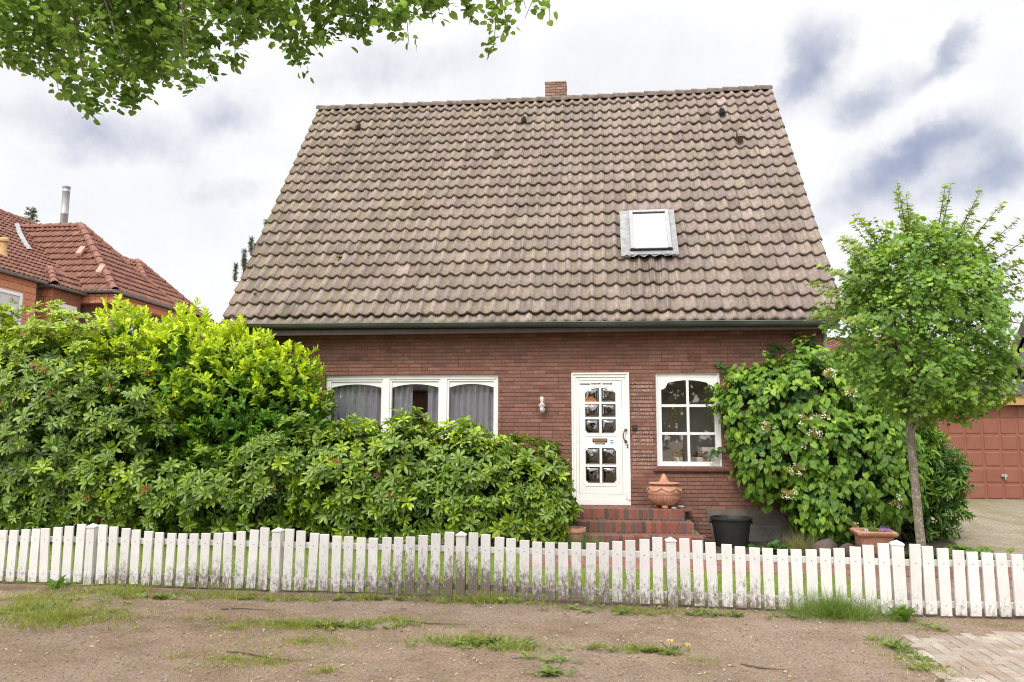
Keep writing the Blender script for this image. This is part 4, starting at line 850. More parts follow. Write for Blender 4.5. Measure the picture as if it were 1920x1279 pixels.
def whorls(P, Ax, rng, k=(6, 10), Lr=(.09, .14), wr=.36, elev=(60, 88), tint=None, jit=.15, yk=0):
    out = [[] for _ in range(6)]
    t0 = tangent(Ax, rng); b0 = np.cross(Ax, t0); kk = rng.integers(k[0], k[1]+1, len(P)); wsc = np.clip(rng.normal(1, .17, len(P)), .6, 1.3); a0 = rng.uniform(0, 6.28, len(P))
    for j in range(k[1]):
        s = kk > j; n = s.sum(); a = (a0+j*2.39996)[s]+rng.normal(0, jit, n); e = np.radians(rng.uniform(elev[0], elev[1], n)-(j*yk))
        rad = t0[s]*np.cos(a)[:, None]+b0[s]*np.sin(a)[:, None]; D = rad*np.sin(e)[:, None]+Ax[s]*np.cos(e)[:, None]; Nn = Ax[s]*np.sin(e)[:, None]-rad*np.cos(e)[:, None]
        Nn = unit(Nn+rng.normal(0, .15, Nn.shape)); L = rng.uniform(Lr[0], Lr[1], n)*wsc[s]
        for o, v in zip(out, (P[s]+Ax[s]*(.008*j)[None] if False else P[s]+D*.012, D, Nn, L, L*wr*rng.uniform(.85, 1.15, n), tint[s]*rng.uniform(.8, 1.2, (n, 1)))): o.append(v)
    return [np.concatenate(o) for o in out]
def shoots(P, Ax, rng, n_leaf=9, Ls=(.12, .26), Ll=(.08, .12), wr=.4, ang=(35, 60), tint=None, flat=True):
    out = [[] for _ in range(6)]; t0 = tangent(Ax, rng); b0 = np.cross(Ax, t0); ln = rng.uniform(Ls[0], Ls[1], len(P))
    for j in range(n_leaf):
        f = (j+1)/n_leaf; a = (j % 2)*np.pi+rng.normal(0, .35, len(P))+(j//2)*(.35 if flat else 1.57); e = np.radians(rng.uniform(ang[0], ang[1], len(P)))*(1.1-.45*f)
        rad = t0*np.cos(a)[:, None]+b0*np.sin(a)[:, None]; D = rad*np.sin(e)[:, None]+Ax*np.cos(e)[:, None]; Nn = unit(Ax*np.sin(e)[:, None]-rad*np.cos(e)[:, None]+rng.normal(0, .25, D.shape)); L = rng.uniform(Ll[0], Ll[1], len(P))*(1.05-.35*f)
        for o, v in zip(out, (P+Ax*(ln*f)[:, None], D, Nn, L, L*wr, tint*rng.uniform(.82, 1.18, (len(P), 1)))): o.append(v)
    return [np.concatenate(o) for o in out]
def cat_(*ls): return [np.concatenate(x) for x in zip(*ls)]
def col(c, n): return np.tile(np.array(c, float), (n, 1))
def mixc(a, b, f): return np.array(a)[None]*(1-f[:, None])+np.array(b)[None]*f[:, None]
def stems(name, base, tips, rng, mat, parent, r0=.018):
    mb = MB()
    for t in tips:
        b_ = Vector(base)+Vector(rng.normal(0, .08, 3)*A((1, 1, .2))); t = Vector(t); mid = b_.lerp(t, .5)+Vector(rng.normal(0, .09, 3)); mb.tube([b_, b_.lerp(mid, .5)+Vector(rng.normal(0, .03, 3)), mid, t], [r0, r0*.8, r0*.6, r0*.25], 5)
    return mb.build(name, mat, parent)
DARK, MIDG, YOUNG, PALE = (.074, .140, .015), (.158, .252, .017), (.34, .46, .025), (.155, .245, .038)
def rhododendron(loc, blobs, n, label, seed, young=.12, buds=0, top_young=0, Lr=(.088, .130), pale=.15, name='rhododendron'):
    rng = np.random.default_rng(seed); root = empty(name, loc, label, 'shrub'); o0 = np.array(loc)
    P, Nn = carve(*blob_points(blobs, n, rng, depth=(.76, 1.06), lump=.09)); P = P-o0
    up = np.array((0, -.10, 1.0)); Ax = unit(Nn*.95+up*.48+rng.normal(0, .27, Nn.shape))
    zn = (P[:, 2]-P[:, 2].min())/np.ptp(P[:, 2]); f = (rng.random(len(P)) < (young+top_young*np.clip((zn-.60)/.24, 0, 1))).astype(float)*rng.uniform(.4, 1, len(P))
    ti = mixc(DARK, MIDG, rng.random(len(P))); g = (rng.random(len(P)) < pale).astype(float)*rng.uniform(.3, 1, len(P)); ti = ti*(1-g[:, None])+np.array(PALE)*g[:, None]; ti = ti*(1-f[:, None])+np.array(YOUNG)*f[:, None]
    a = whorls(P, Ax, rng, tint=ti, Lr=Lr)
    s = rng.random(len(P)) < .5+.4*(f > 0)
    a2 = whorls(P[s]+Ax[s]*.015, Ax[s], rng, (3, 5), (Lr[0]*.6, Lr[1]*.7), .3, (25, 55), tint=ti[s]*.6+np.array(YOUNG)*.25)
    Pi, Ni = blob_points(blobs, int(n*.5), rng, depth=(.5, .78)); Pi = Pi-o0
    a3 = whorls(Pi, unit(Ni+up*.4+rng.normal(0, .4, Ni.shape)), rng, (5, 8), Lr, tint=col(DARK, len(Pi)))  # inner leaves tinted dark, the shading of the gaps put into their colour
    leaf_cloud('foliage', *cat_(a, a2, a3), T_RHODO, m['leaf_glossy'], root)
    stems('stem', (0, 0, .0), P[rng.choice(len(P), 34)], rng, m['twig'], root)
    if buds:
        s = rng.choice(len(P), buds, replace=False); s = s[Nn[s][:, 1] < .25]; q = P[s]+Ax[s]*.075; cc = mixc((.30, .085, .04), (.34, .20, .06), rng.random(len(s))); pk = rng.random(len(s)) < .08; cc[pk] = (.42, .12, .2)
        
        for i in range(len(s)): leaf_cloud('seed_head', *whorls(q[i:i+1], Ax[s[i]][None], rng, (12, 16), (.035, .075), .24, (15, 95), tint=cc[i:i+1]), T_RHODO, m['leaf_soft'], root)
    return root
def laurel(loc, blobs, n, label, seed, youngtop=1.0, name='cherry_laurel', zc=(1.35, 2.75), Ll=(.105, .15), wr=.43, T=T_LAUREL, young=(.50, .62, .018), dark=(.10, .235, .020), upb=.9):
    rng = np.random.default_rng(seed); root = empty(name, loc, label, 'shrub'); o0 = np.array(loc)
    P, Nn = carve(*blob_points(blobs, n, rng, depth=(.78, 1.03))); Ax = unit(Nn*.80+np.array((0, -.12, upb*.75))+rng.normal(0, .30, Nn.shape))
    zf = np.clip((P[:, 2]-zc[0])/(zc[1]-zc[0]), 0, 1); f = np.clip(zf*youngtop*1.25+rng.normal(0, .22, len(P)), 0, 1)
    ti = mixc(dark, young, f); P = P-o0
    a = shoots(P, Ax, rng, 9, Ll=Ll, wr=wr, tint=ti)
    Pi, Ni = blob_points(blobs, int(n*1.0), rng, depth=(.4, .8)); a3 = shoots(Pi-o0, unit(Ni*.7+np.array((0, 0, .5))+rng.normal(0, .4, Ni.shape)), rng, 8, Ll=Ll, wr=wr, tint=col(tuple(c*.8 for c in dark), len(Pi)))  # inner shoots get a darker tint to imitate shading deep in the bush
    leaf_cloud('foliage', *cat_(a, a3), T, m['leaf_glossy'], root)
    stems('stem', (0, 0, 0), P[rng.choice(len(P), 40)], rng, m['twig'], root)
    return root
# big dark rhododendron at the left, bright laurel behind it, low rhododendrons in front of the window
rhododendron((-3.0, -1.4, -.53), [(-3.6, -1.35, 1.0, 1.5, .95, 1.98), (-2.2, -1.35, .85, .95, .85, 1.40), (-4.6, -1.2, 1.3, 1.3, .9, 1.85), (-2.9, -1.5, .2, 1.5, .75, .75), (-1.55, -1.40, .2, .8, .6, .65)], 2900, 'tall dark rhododendron with brown seed heads at the fence end', 21, young=.05, buds=100, top_young=1.0, pale=.22)
laurel((-1.4, -.75, -.53), [(-2.9, -.75, 1.7, 1.1, .8, 1.35), (-1.7, -.7, 1.6, 1.05, .85, 1.33), (-.75, -.72, 1.45, .85, .75, 1.37), (-.05, -.75, 1.30, .66, .6, 1.16), (-1.9, -.5, 1.7, 1.6, .5, 1.15), (-.5, -.5, 1.2, 1.0, .45, 1.1)], 2000, 'tall cherry laurel with bright yellow green new leaves beside the house corner', 22)
rhododendron((-.2, -1.35, -.53), [(-.75, -1.35, .15, .75, .72, .72), (.15, -1.25, .30, .75, .72, .88), (.55, -1.2, .45, .6, .6, .85)], 950, 'deep green rhododendron below the cherry laurel', 23, young=.07, buds=10, pale=.10)
rhododendron((2.6, -1.2, -.53), [(1.25, -1.15, .38, .78, .78, .92), (2.15, -1.15, .40, .78, .80, .93), (3.15, -1.1, .36, .78, .80, .88), (3.95, -1.1, .22, .62, .68, .82), (4.25, -1.2, .0, .38, .55, .6), (2.6, -1.4, .0, 1.9, .62, .55)], 2700, 'low wide rhododendron hedge in front of the three part window', 24, young=.16, top_young=.35, buds=26, pale=.38)
# climbing hydrangea at the house corner
def hydrangea():
    rng = np.random.default_rng(31); loc = (8.3, -.2, -.53); o0 = np.array(loc); root = empty('climbing_hydrangea', loc, 'broad climbing hydrangea with heart shaped leaves covering the house corner', 'shrub')
    blobs = [(7.55, -.28, 1.55, .62, .42, .72), (8.25, -.40, 1.45, .80, .55, .98), (7.75, -.36, .82, .75, .48, .62), (8.75, -.55, .75, .85, .62, .90), (8.45, -.62, .15, .62, .55, .62), (9.15, -.6, .55, .5, .55, .8), (8.9, -.35, 1.6, .5, .5, .75)]
    P, Nn = blob_points(blobs, 1900, rng, depth=(.84, 1.03), lump=.10); ok = P[:, 1] < .1; P, Nn = P[ok]-o0, Nn[ok]
    n = len(P); ti = mixc((.072, .155, .016), (.155, .285, .022), rng.random(n)); y = (rng.random(n) < .03+.16*np.clip((P[:, 2]-1.5)/1.3, 0, 1))[:, None]; ti = np.where(y, np.array((.26, .40, .04)), ti)
    k_ = 5; P5 = np.repeat(P, k_, 0)+unit(rng.normal(size=(n*k_, 3)))*rng.uniform(.02, .11, (n*k_, 1)); N5 = unit(np.repeat(Nn, k_, 0)*.8+np.array((0, -.25, .55))+rng.normal(0, .30, (n*k_, 3))); dn = unit(np.array((0, -.35, -1.))+np.repeat(Nn, k_, 0)*.5+rng.normal(0, .5, (n*k_, 3))); D5 = unit(dn-N5*(dn*N5).sum(1, keepdims=True)); L5 = rng.uniform(.065, .115, n*k_)
    a = [P5, D5, N5, L5, L5*rng.uniform(.74, .9, n*k_), np.repeat(ti, k_, 0)*rng.uniform(.8, 1.2, (n*k_, 1))]
    # leaves hang outward like shingles
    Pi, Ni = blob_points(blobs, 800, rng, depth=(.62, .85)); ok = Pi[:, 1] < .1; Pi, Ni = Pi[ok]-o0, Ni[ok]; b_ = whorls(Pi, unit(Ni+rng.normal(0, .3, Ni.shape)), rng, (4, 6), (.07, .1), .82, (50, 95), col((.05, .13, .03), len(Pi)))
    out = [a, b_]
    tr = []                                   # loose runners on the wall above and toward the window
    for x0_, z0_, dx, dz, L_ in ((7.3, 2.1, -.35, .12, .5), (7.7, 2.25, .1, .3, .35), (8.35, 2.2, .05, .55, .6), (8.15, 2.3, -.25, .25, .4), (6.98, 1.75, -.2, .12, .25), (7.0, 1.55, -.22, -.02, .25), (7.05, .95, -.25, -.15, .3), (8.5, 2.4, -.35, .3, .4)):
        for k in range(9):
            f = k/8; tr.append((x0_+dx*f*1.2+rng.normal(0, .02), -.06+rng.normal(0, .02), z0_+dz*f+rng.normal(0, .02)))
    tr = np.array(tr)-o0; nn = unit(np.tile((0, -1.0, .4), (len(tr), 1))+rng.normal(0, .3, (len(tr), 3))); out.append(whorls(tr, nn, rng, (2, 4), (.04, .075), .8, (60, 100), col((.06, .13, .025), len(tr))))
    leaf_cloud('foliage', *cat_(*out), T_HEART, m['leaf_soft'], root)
    stems('stem', (.1, .1, 0), P[rng.choice(len(P), 36)], rng, m['twig'], root, .02)
    fl = np.array([(7.98, -.95, 1.33), (8.22, -.98, 1.38), (8.10, -.98, 1.12), (7.48, -.78, 1.22), (8.05, -.9, .98), (7.85, -.92, .62), (7.72, -.9, .28), (8.55, -1.18, -.18), (8.62, -.95, 1.75), (8.35, -.9, 2.0), (9.15, -1.1, .2)])-o0
    fx = unit(np.tile((0, -.8, .7), (len(fl), 1))+rng.normal(0, .2, (len(fl), 3)))
    for f0, ax in zip(fl, fx):
        p5 = f0+rng.normal(0, .035, (7, 3)); c1 = whorls(p5, np.tile(ax, (7, 1)), rng, (10, 14), (.025, .05), .24, (20, 80), col((.34, .27, .09), 7))
        q = f0+unit(rng.normal(size=(8, 3)))*.10*A((1, .5, .8)); q[:, 1] -= .04; c2 = whorls(q, unit(np.tile((0, -1., .5), (8, 1))+rng.normal(0, .3, (8, 3))), rng, (3, 4), (.014, .022), .9, (70, 95), col((.72, .72, .64), 8))
        leaf_cloud('flower_head', *cat_(c1, c2), T_RHODO, m['leaf_soft'], root)
hydrangea()
laurel((9.75, .25, -.5), [(9.70, .2, .55, .62, .5, .95), (9.95, .15, .35, .52, .5, .75), (9.5, .2, 1.1, .4, .45, .7)], 420, 'narrow leaved laurel shrub beside the driveway', 33, .40, 'narrow_leaved_laurel', (-.5, 2.4), (.14, .21), .27, T_LONG, (.26, .40, .03), (.060, .15, .025), .25)

# ---------------------------------------------------------------- young field maple inside the fence
def maple():
    rng = np.random.default_rng(41); loc = (8.31, -4.10, -.53); o0 = np.array(loc); root = empty('field_maple', loc, 'young field maple with a round dense crown just inside the fence', 'tree')
    mb = MB(); pts = [(0, 0, 0), (-.012, .0, .3), (-.03, .0, .7), (-.05, .0, 1.1), (-.06, 0, 1.5), (-.06, 0, 1.95)]
    mb.tube([(p[0]+rng.normal(0, .004), p[1]+rng.normal(0, .004), p[2]) for p in pts], [.060, .049, .045, .042, .041, .045], 14); 
    tips = []
    for k in range(46):
        a = rng.uniform(0, 6.28); e = rng.uniform(-.1, 1.45); L_ = rng.uniform(.75, 1.15)
        d = np.array((math.cos(a)*math.cos(e)*.92, math.sin(a)*math.cos(e)*.9, max(-.15, math.sin(e))*1.45)); s0_ = np.array((-.06, 0, rng.uniform(1.62, 2.2))); t = np.array((.08, 0, 2.62))+d*A((.95, .95, .75))*L_*.9
        t = s0_*.15+t*.85; mid = s0_*.5+t*.5+np.array((0, 0, .12)); mb.tube([tuple(s0_), tuple(s0_*.75+mid*.25+rng.normal(0, .02, 3)), tuple(mid), tuple(t)], [.020, .015, .010, .003], 5); tips.append((s0_, mid, t))
    # long vertical leaders above and out of the crown
    spikes = [(7.72, 3.36), (7.9, 3.55), (8.13, 3.72), (8.3, 3.78), (8.42, 3.6), (8.6, 3.62), (8.67, 3.7), (8.75, 3.45), (9.05, 3.42), (9.18, 3.28), (9.4, 3.12), (9.52, 2.95), (9.5, 2.7), (9.48, 2.5), (7.55, 3.05), (7.42, 2.92), (7.36, 2.75), (7.4, 2.55), (7.45, 2.38), (7.4, 2.2), (9.42, 2.2), (9.4, 1.95), (9.42, 1.65), (7.62, 3.2), (8.85, 3.55), (8.05, 3.5), (9.3, 1.5)]
    spikes += [(8.43+1.0*math.cos(a_)*1.02, 2.50+1.10*math.sin(a_)*rng.uniform(.85, 1.05)) for a_ in np.linspace(-.15, 3.2, 26)]
    sp = []
    for x, z in spikes:
        y = -4.1+rng.normal(0, .35); t = np.array((x, y, z))-o0; b_ = np.array((8.43, -4.1, 2.45))-o0; s_ = b_+(t-b_)*.5; mb.tube([tuple(s_), tuple((s_+t)/2+rng.normal(0, .015, 3)), tuple(t)], [.008, .005, .0022], 5); sp.append((s_, t))
    mb.build('trunk', m['bark'], root, smooth=True)
    Ps, Ns, Ti = [], [], []
    ell = [(8.42, -4.1, 2.28, .82, .82, .94), (8.38, -4.1, 2.70, .70, .75, .62), (8.5, -4.1, 1.75, .70, .72, .48)]
    P, Nn = blob_points(ell, 3300, rng, zmin=.9, depth=(.80, 1.05), lump=.09); P = P-o0; Ps.append(P); Ns.append(Nn)
    P2, N2 = blob_points(ell, 950, rng, zmin=.9, depth=(.35, .82)); Ps.append(P2-o0); Ns.append(N2)
    P = np.concatenate(Ps); Nn = np.concatenate(Ns); n = len(P)
    ti = mixc((.095, .19, .030), (.19, .34, .05), rng.random(n)); zt_ = np.clip((P[:, 2]+o0[2]-2.3)/1.1, 0, 1); y = rng.random(n) < .16+.45*zt_; ti[y] = ti[y]*.45+np.array((.34, .46, .06))*.55
    Ax = unit(Nn*.45+np.array((0, -.30, .6))+rng.normal(0, .45, Nn.shape)); a = whorls(P, Ax, rng, (4, 7), (.033, .058), .98, (62, 98), ti, yk=0)
    sprd = unit(rng.normal(size=a[0].shape))*rng.uniform(0, .055, (len(a[0]), 1)); a[0] = a[0]+sprd
    q, qa, qt = [], [], []
    for s_, t in sp:
        nl = 30
        for k in range(nl):
            f = k/(nl-1); q.append(s_+(t-s_)*f+rng.normal(0, .012, 3)); qa.append(unit((t-s_)[None])[0]*.6+np.array((0, -.1, .6))); qt.append((.085+.08*f, .16+.06*f, .035))
    q, qa, qt = np.array(q), unit(np.array(qa)), np.array(qt); b_ = whorls(q, qa, rng, (2, 4), (.030, .058), .95, (50, 95), qt*1.5)
    leaf_cloud('crown', *cat_(a, b_), T_MAPLE, m['leaf_soft'], root)
maple()

# ---------------------------------------------------------------- linden boughs over the verge; the tree stands beside the photographer
def linden():
    rng = np.random.default_rng(51); loc = (-.9, -9.9, -.56); o0 = np.array(loc); root = empty('linden_tree', loc, 'large linden whose leafy boughs hang over the verge', 'tree')
    tips = [(1.66,-8.8,3.16),(1.68,-8.67,3.24),(1.41,-8.21,3.38),(1.67,-8.36,3.22),(2.14,-8.71,2.9),(2.17,-8.42,3.05),(2.03,-8.41,3.25),(2.33,-8.66,3.15),(2.14,-8.18,3.32),(2.69,-8.65,3.03),(2.41,-8.45,3.21),(2.66,-8.31,3.26),(2.83,-8.38,3.33),(2.78,-8.27,3.56),(2.81,-8.15,3.72),(2.93,-7.93,3.68),(3.28,-8.45,3.24),(3.31,-8.15,3.53),(3.43,-8.1,3.61),(3.64,-8.42,3.42),(3.9,-8.65,3.32),(3.77,-7.82,3.69),(4.06,-8.38,3.51),(4.16,-8.36,3.57),(4.19,-7.86,3.79),(4.38,-8.08,3.48),(4.49,-8.18,3.56),(4.57,-7.93,3.84),(4.76,-8.53,3.4),(1.63,-8.3,3.65),(2.47,-8.49,3.49),(3.34,-8.64,3.42),(3.61,-8.13,3.77),(1.17,-8.18,3.86),(2.22,-8.67,3.47),(2.68,-8.27,3.75)]
    sparse = {27, 28, 26, 25, 24, 23}
    mb = MB(); mb.tube([(0, 0, 0), (.05, 0, 1.2), (.0, .1, 2.6), (.1, .1, 4.2), (.0, .2, 6.5)], [.30, .24, .21, .17, .10], 14)
    limbs = [(.1, .1, 3.6), (.3, .3, 4.6), (.1, .15, 5.4)]; ends = [(2.6, 1.2, 5.0), (3.9, 1.5, 5.1), (5.2, 1.5, 5.2)]; pth = []
    for s_, e_ in zip(limbs, ends):
        p = [np.array(s_)+(np.array(e_)-np.array(s_))*t+np.array((0, 0, .5*math.sin(math.pi*t))) for t in (0, .3, .6, 1)]; mb.tube([tuple(x) for x in p], [.10, .075, .05, .02], 8); pth += p[1:]
    pth = np.array(pth); q, qa, qt = [], [], []
    for i, tp in enumerate(tips):
        t = np.array(tp)-o0; up = np.array((rng.normal(-.15, .15), rng.normal(0, .25), rng.uniform(.75, 1.05))); b_ = t+up; j = np.argmin(((pth-b_)**2).sum(1)); mb.tube([tuple(pth[j]), tuple((pth[j]+b_)/2+np.array((0, 0, .05))), tuple(b_), tuple((b_+t)/2), tuple(t)], [.022, .014, .009, .005, .0018], 5)
        for _ in range(3):
            f_ = rng.uniform(.3, .9); s_ = t+(b_-t)*f_; e_ = s_+rng.normal(0, .13, 3)*A((1, 1, .4))+A((0, 0, -.10)); mb.tube([tuple(s_), tuple((s_+e_)/2+A((0, 0, .02))), tuple(e_)], [.004, .003, .0015], 4)
        n = 145 if i not in sparse else 62
        for k in range(n):
            f = rng.random()**.8; w = .02+.20*f if i not in sparse else .02+.10*f; p = t+(b_-t)*f+rng.normal(0, 1, 3)*w*A((1, 1, .5)); q.append(p); qa.append(f)
    # fuller boughs higher up and the rest of the crown out of the frame
    ell = [(1.9, -8.2, 4.05, 1.0, .9, .42), (2.9, -8.1, 4.10, .9, .9, .33), (3.9, -8.2, 4.15, .8, .8, .30), (1.2, -8.6, 3.75, .6, .7, .40), (.3, -9.0, 4.6, 1.3, 1.2, .9), (-1, -9.8, 6, 2.2, 2.0, 1.8), (2.6, -8.4, 5.2, 2.2, 1.3, .7)]
    P, Nn = blob_points(ell, 2600, rng, depth=(.25, 1.05)); q = np.array(q); P = np.concatenate([q, P-o0]); n = len(P)
    ti = mixc((.085, .145, .050), (.165, .24, .082), rng.random(n)); 
    Ax = unit(np.array((0, .15, 1.))+rng.normal(0, .55, (n, 3))); a = whorls(P, Ax, rng, (2, 5), (.028, .047), .88, (66, 115), ti); a[0] = a[0]+unit(rng.normal(size=a[0].shape))*rng.uniform(0, .06, (len(a[0]), 1))
    leaf_cloud('crown', *a, T_ROUND, m['leaf_thin'], root)
    # drooping bracts with buds at the twig ends
    s = rng.choice(len(q), 150); Dn = unit(np.tile((0, 0, -1.), (150, 1))+rng.normal(0, .4, (150, 3))); leaf_cloud('bracts', q[s], Dn, tangent(Dn, rng), rng.uniform(.05, .08, 150), rng.uniform(.010, .016, 150), col((.11, .13, .045), 150), T_LONG, m['leaf_thin'], root)['kind'] = 'stuff'
    mb.build('trunk', m['bark'], root, smooth=True)
linden()

# ---------------------------------------------------------------- grass, weeds, litter
T_BLADE = (np.array([(0, -.5, 0), (0, .5, 0), (.55, .36, -.06), (.55, -.36, -.06), (1, .06, -.28), (1, -.06, -.28)]), np.array([(0, 1, 2, 3), (3, 2, 4, 5)]))
def blades(name, P, rng, L, w, tint, lean=.5, label=None, cat='grass', kind='stuff'):
    n = len(P); D = unit(np.array((0, 0, 1.))+rng.normal(0, lean, (n, 3))*A((1, 1, .15))); N_ = unit(np.cross(D, unit(rng.normal(size=(n, 3))))); o = leaf_cloud(name, P, D, N_, L, w, tint, T_BLADE, m['grass_blade']); return tag(o, label, cat, kind=kind) if label else o
def patch(rng, n, cx, cy, rx, ry, rot=0):
    a = rng.uniform(0, 6.28, n); r = np.abs(rng.normal(0, .72, n)); x, y = rx*r*np.cos(a), ry*r*np.sin(a); c, s = math.cos(rot), math.sin(rot); return np.stack([cx+x*c-y*s, cy+x*s+y*c], 1)
def grasses():
    rng = np.random.default_rng(61)
    n = 60000; xy = np.stack([rng.uniform(-5, 7.9, n), rng.uniform(-4.45, -1.3, n)], 1); ok = ~((xy[:, 0] > 4.0) & (xy[:, 1] > -2.98)); xy = xy[ok]; n = len(xy); P = np.column_stack([xy, gz(xy[:, 0], xy[:, 1])+.004]); ti = mixc((.12, .22, .02), (.26, .34, .035), rng.random(n)); d = rng.random(n) < .12; ti[d] = (.30, .27, .10)
    blades('lawn_grass', P, rng, rng.uniform(.025, .055, n), rng.uniform(.004, .007, n), ti, .6, 'short bright grass blades of the lawn behind the fence')
    # verge grass: patches read from the photograph, in metres
    L = [(-.6, -5.75, .9, .6, 6500, .08), (.35, -6.05, .5, .32, 3200, .07), (-.8, -5.2, .8, .25, 900, .09), (.4, -4.95, .9, .14, 700, .11), (1.35, -5.85, .35, .12, 260, .07), (1.9, -6.1, .16, .1, 160, .06), (2.35, -5.95, .45, .13, 1700, .05), (2.9, -5.82, .5, .12, 1900, .06), (3.2, -5.7, .2, .08, 300, .05), (2.65, -6.4, .6, .3, 1100, .035), (2.3, -6.9, .8, .3, 1300, .03), (4.0, -6.3, .45, .16, 1900, .055), (4.3, -6.45, .25, .12, 500, .05), (5.3, -6.3, .4, .10, 700, .045), (5.0, -6.3, .12, .08, 200, .04), (5.75, -6.55, .12, .08, 120, .04),
         (2.8, -4.86, 1.9, .12, 2200, .09), (5.2, -5.02, 1.2, .12, 1300, .07), (.3, -4.8, .9, .12, 1300, .12), (3.9, -4.85, .3, .1, 380, .13), (7.25, -6.1, .12, .5, 700, .05), (7.35, -6.6, .16, .35, 500, .05), (3.1, -7.15, .16, .1, 220, .06), (2.6, -6.95, .1, .08, 140, .06), (1.3, -4.9, .5, .1, 300, .12), (8.6, -5.15, .8, .05, 160, .05), (1.1, -7.0, .15, .1, 90, .05), (.5, -7.3, .3, .2, 120, .04)]
    Ps, Ls, Ts = [], [], []
    for cx, cy, rx, ry, n, h in L:
        xy = patch(rng, n, cx, cy, rx, ry)
        q_ = np.sin(xy[:, 0]*3.1+1+cy)+np.sin(xy[:, 0]*7.3+xy[:, 1]*5)+np.sin(xy[:, 0]*13.7-xy[:, 1]*9+cx)+rng.normal(0, .55, n); xy = xy[q_ > (-.1 if rx > .85 else -.9)]; n = len(xy)
        Ps.append(xy); Ls.append(rng.uniform(.4, 1.15, n)*h); t = mixc((.13, .19, .03), (.33, .36, .075), rng.random(n)); d = rng.random(n) < .2; t[d] = (.30, .26, .12); Ts.append(t)
    n = 4500; Ps.append(np.stack([rng.uniform(0, 8, n), rng.uniform(-8, -5, n)], 1)); Ls.append(rng.uniform(.01, .03, n)); Ts.append(mixc((.12, .17, .03), (.25, .26, .08), rng.random(n)))
    xy = np.concatenate(Ps); P = np.column_stack([xy, gz(xy[:, 0], xy[:, 1])]); n = len(P); ok = xy[:, 1] < -4.68
    blades('verge_grass', P[ok], rng, np.concatenate(Ls)[ok], rng.uniform(.0035, .0065, n)[ok], np.concatenate(Ts)[ok], .75, 'patchy grass growing through the bare earth of the verge')
    n = 1500; xy = patch(rng, n, 7.15, -5.02, .42, .16, -.1); P = np.column_stack([xy, gz(xy[:, 0], xy[:, 1])]); blades('grass_tuft', P, rng, rng.uniform(.10, .30, n), rng.uniform(.003, .005, n), mixc((.10, .18, .03), (.20, .27, .06), rng.random(n)), .75, 'long shaggy grass tuft spilling out under the fence', 'grass tuft', 'thing')
    n = 160; xy = patch(rng, n, 7.6, -4.2, .5, .2); P = np.column_stack([xy, gz(xy[:, 0], xy[:, 1])]); 
    n = 420; xy = patch(rng, n, 7.78, -1.2, .2, .12); P = np.column_stack([xy, gz(xy[:, 0], xy[:, 1])]); blades('ornamental_grass', P, rng, rng.uniform(.18, .36, n), rng.uniform(.004, .007, n), mixc((.20, .19, .09), (.24, .26, .08), rng.random(n)), .7, 'straw coloured ornamental grass clump by the boulders', 'grass clump', 'thing')
    n = 420; xy = patch(rng, n, 4.75, -1.6, .24, .14); P = np.column_stack([xy, gz(xy[:, 0], xy[:, 1])]); blades('lavender_clump', P, rng, rng.uniform(.15, .34, n), rng.uniform(.005, .008, n), mixc((.09, .16, .05), (.15, .24, .08), rng.random(n)), .6, 'fine green bushy clump beside the brick steps', 'plant', 'thing')
    # broad leaved weeds in rosettes
    W_ = []
    for cx, cy, rx, ry, n in [(2.6, -5.9, .8, .12, 60), (4.1, -6.35, .5, .15, 60), (4.6, -6.75, .2, .06, 12), (4.65, -7.1, .18, .08, 14), (3.0, -4.85, 2.2, .12, 70), (6.0, -5.1, 1.2, .12, 40), (.6, -5.0, 1.0, .12, 45), (5.4, -6.35, .4, .08, 30), (7.3, -6.0, .12, .4, 40), (7.85, -5.35, .12, .1, 10), (-.3, -5.6, .8, .4, 60)]: W_.append(patch(rng, n, cx, cy, rx, ry))
    xy = np.concatenate(W_); xy = xy[xy[:, 1] < -4.7]; P = np.column_stack([xy, gz(xy[:, 0], xy[:, 1])+.004]); n = len(P); a = whorls(P, unit(np.array((0, 0, 1.))+rng.normal(0, .15, (n, 3))), rng, (5, 9), (.025, .065), .34, (50, 80), mixc((.11, .165, .04), (.21, .26, .075), rng.random(n))); tag(leaf_cloud('verge_weeds', *a, T_RHODO, m['leaf_soft']), 'small leafy weeds scattered over the earth verge', 'weeds', kind='stuff')
    # taller docks at the fence posts
    for i, (x, y, h, lb) in enumerate(((-.80, -4.66, .14, 'broad leaved weed at the foot of a fence post far from the maple'), (7.72, -5.06, .17, 'broad leaved dock weed at the foot of the clean white post'))):
        rr_ = np.random.default_rng(70+i); q = np.tile((0., 0, 0), (3, 1))+rr_.normal(0, .05, (3, 3))*A((1, 1, 0)); a = whorls(q, unit(np.tile((0, 0, 1.), (3, 1))+rr_.normal(0, .2, (3, 3))), rr_, (5, 7), (h*.7, h), .42, (20, 60), col((.10, .20, .03), 3)); o = leaf_cloud('dock_weed', *a, T_LAUREL, m['leaf_soft']); o.location = (x, y, float(gz(x, y))); tag(o, lb, 'weed')
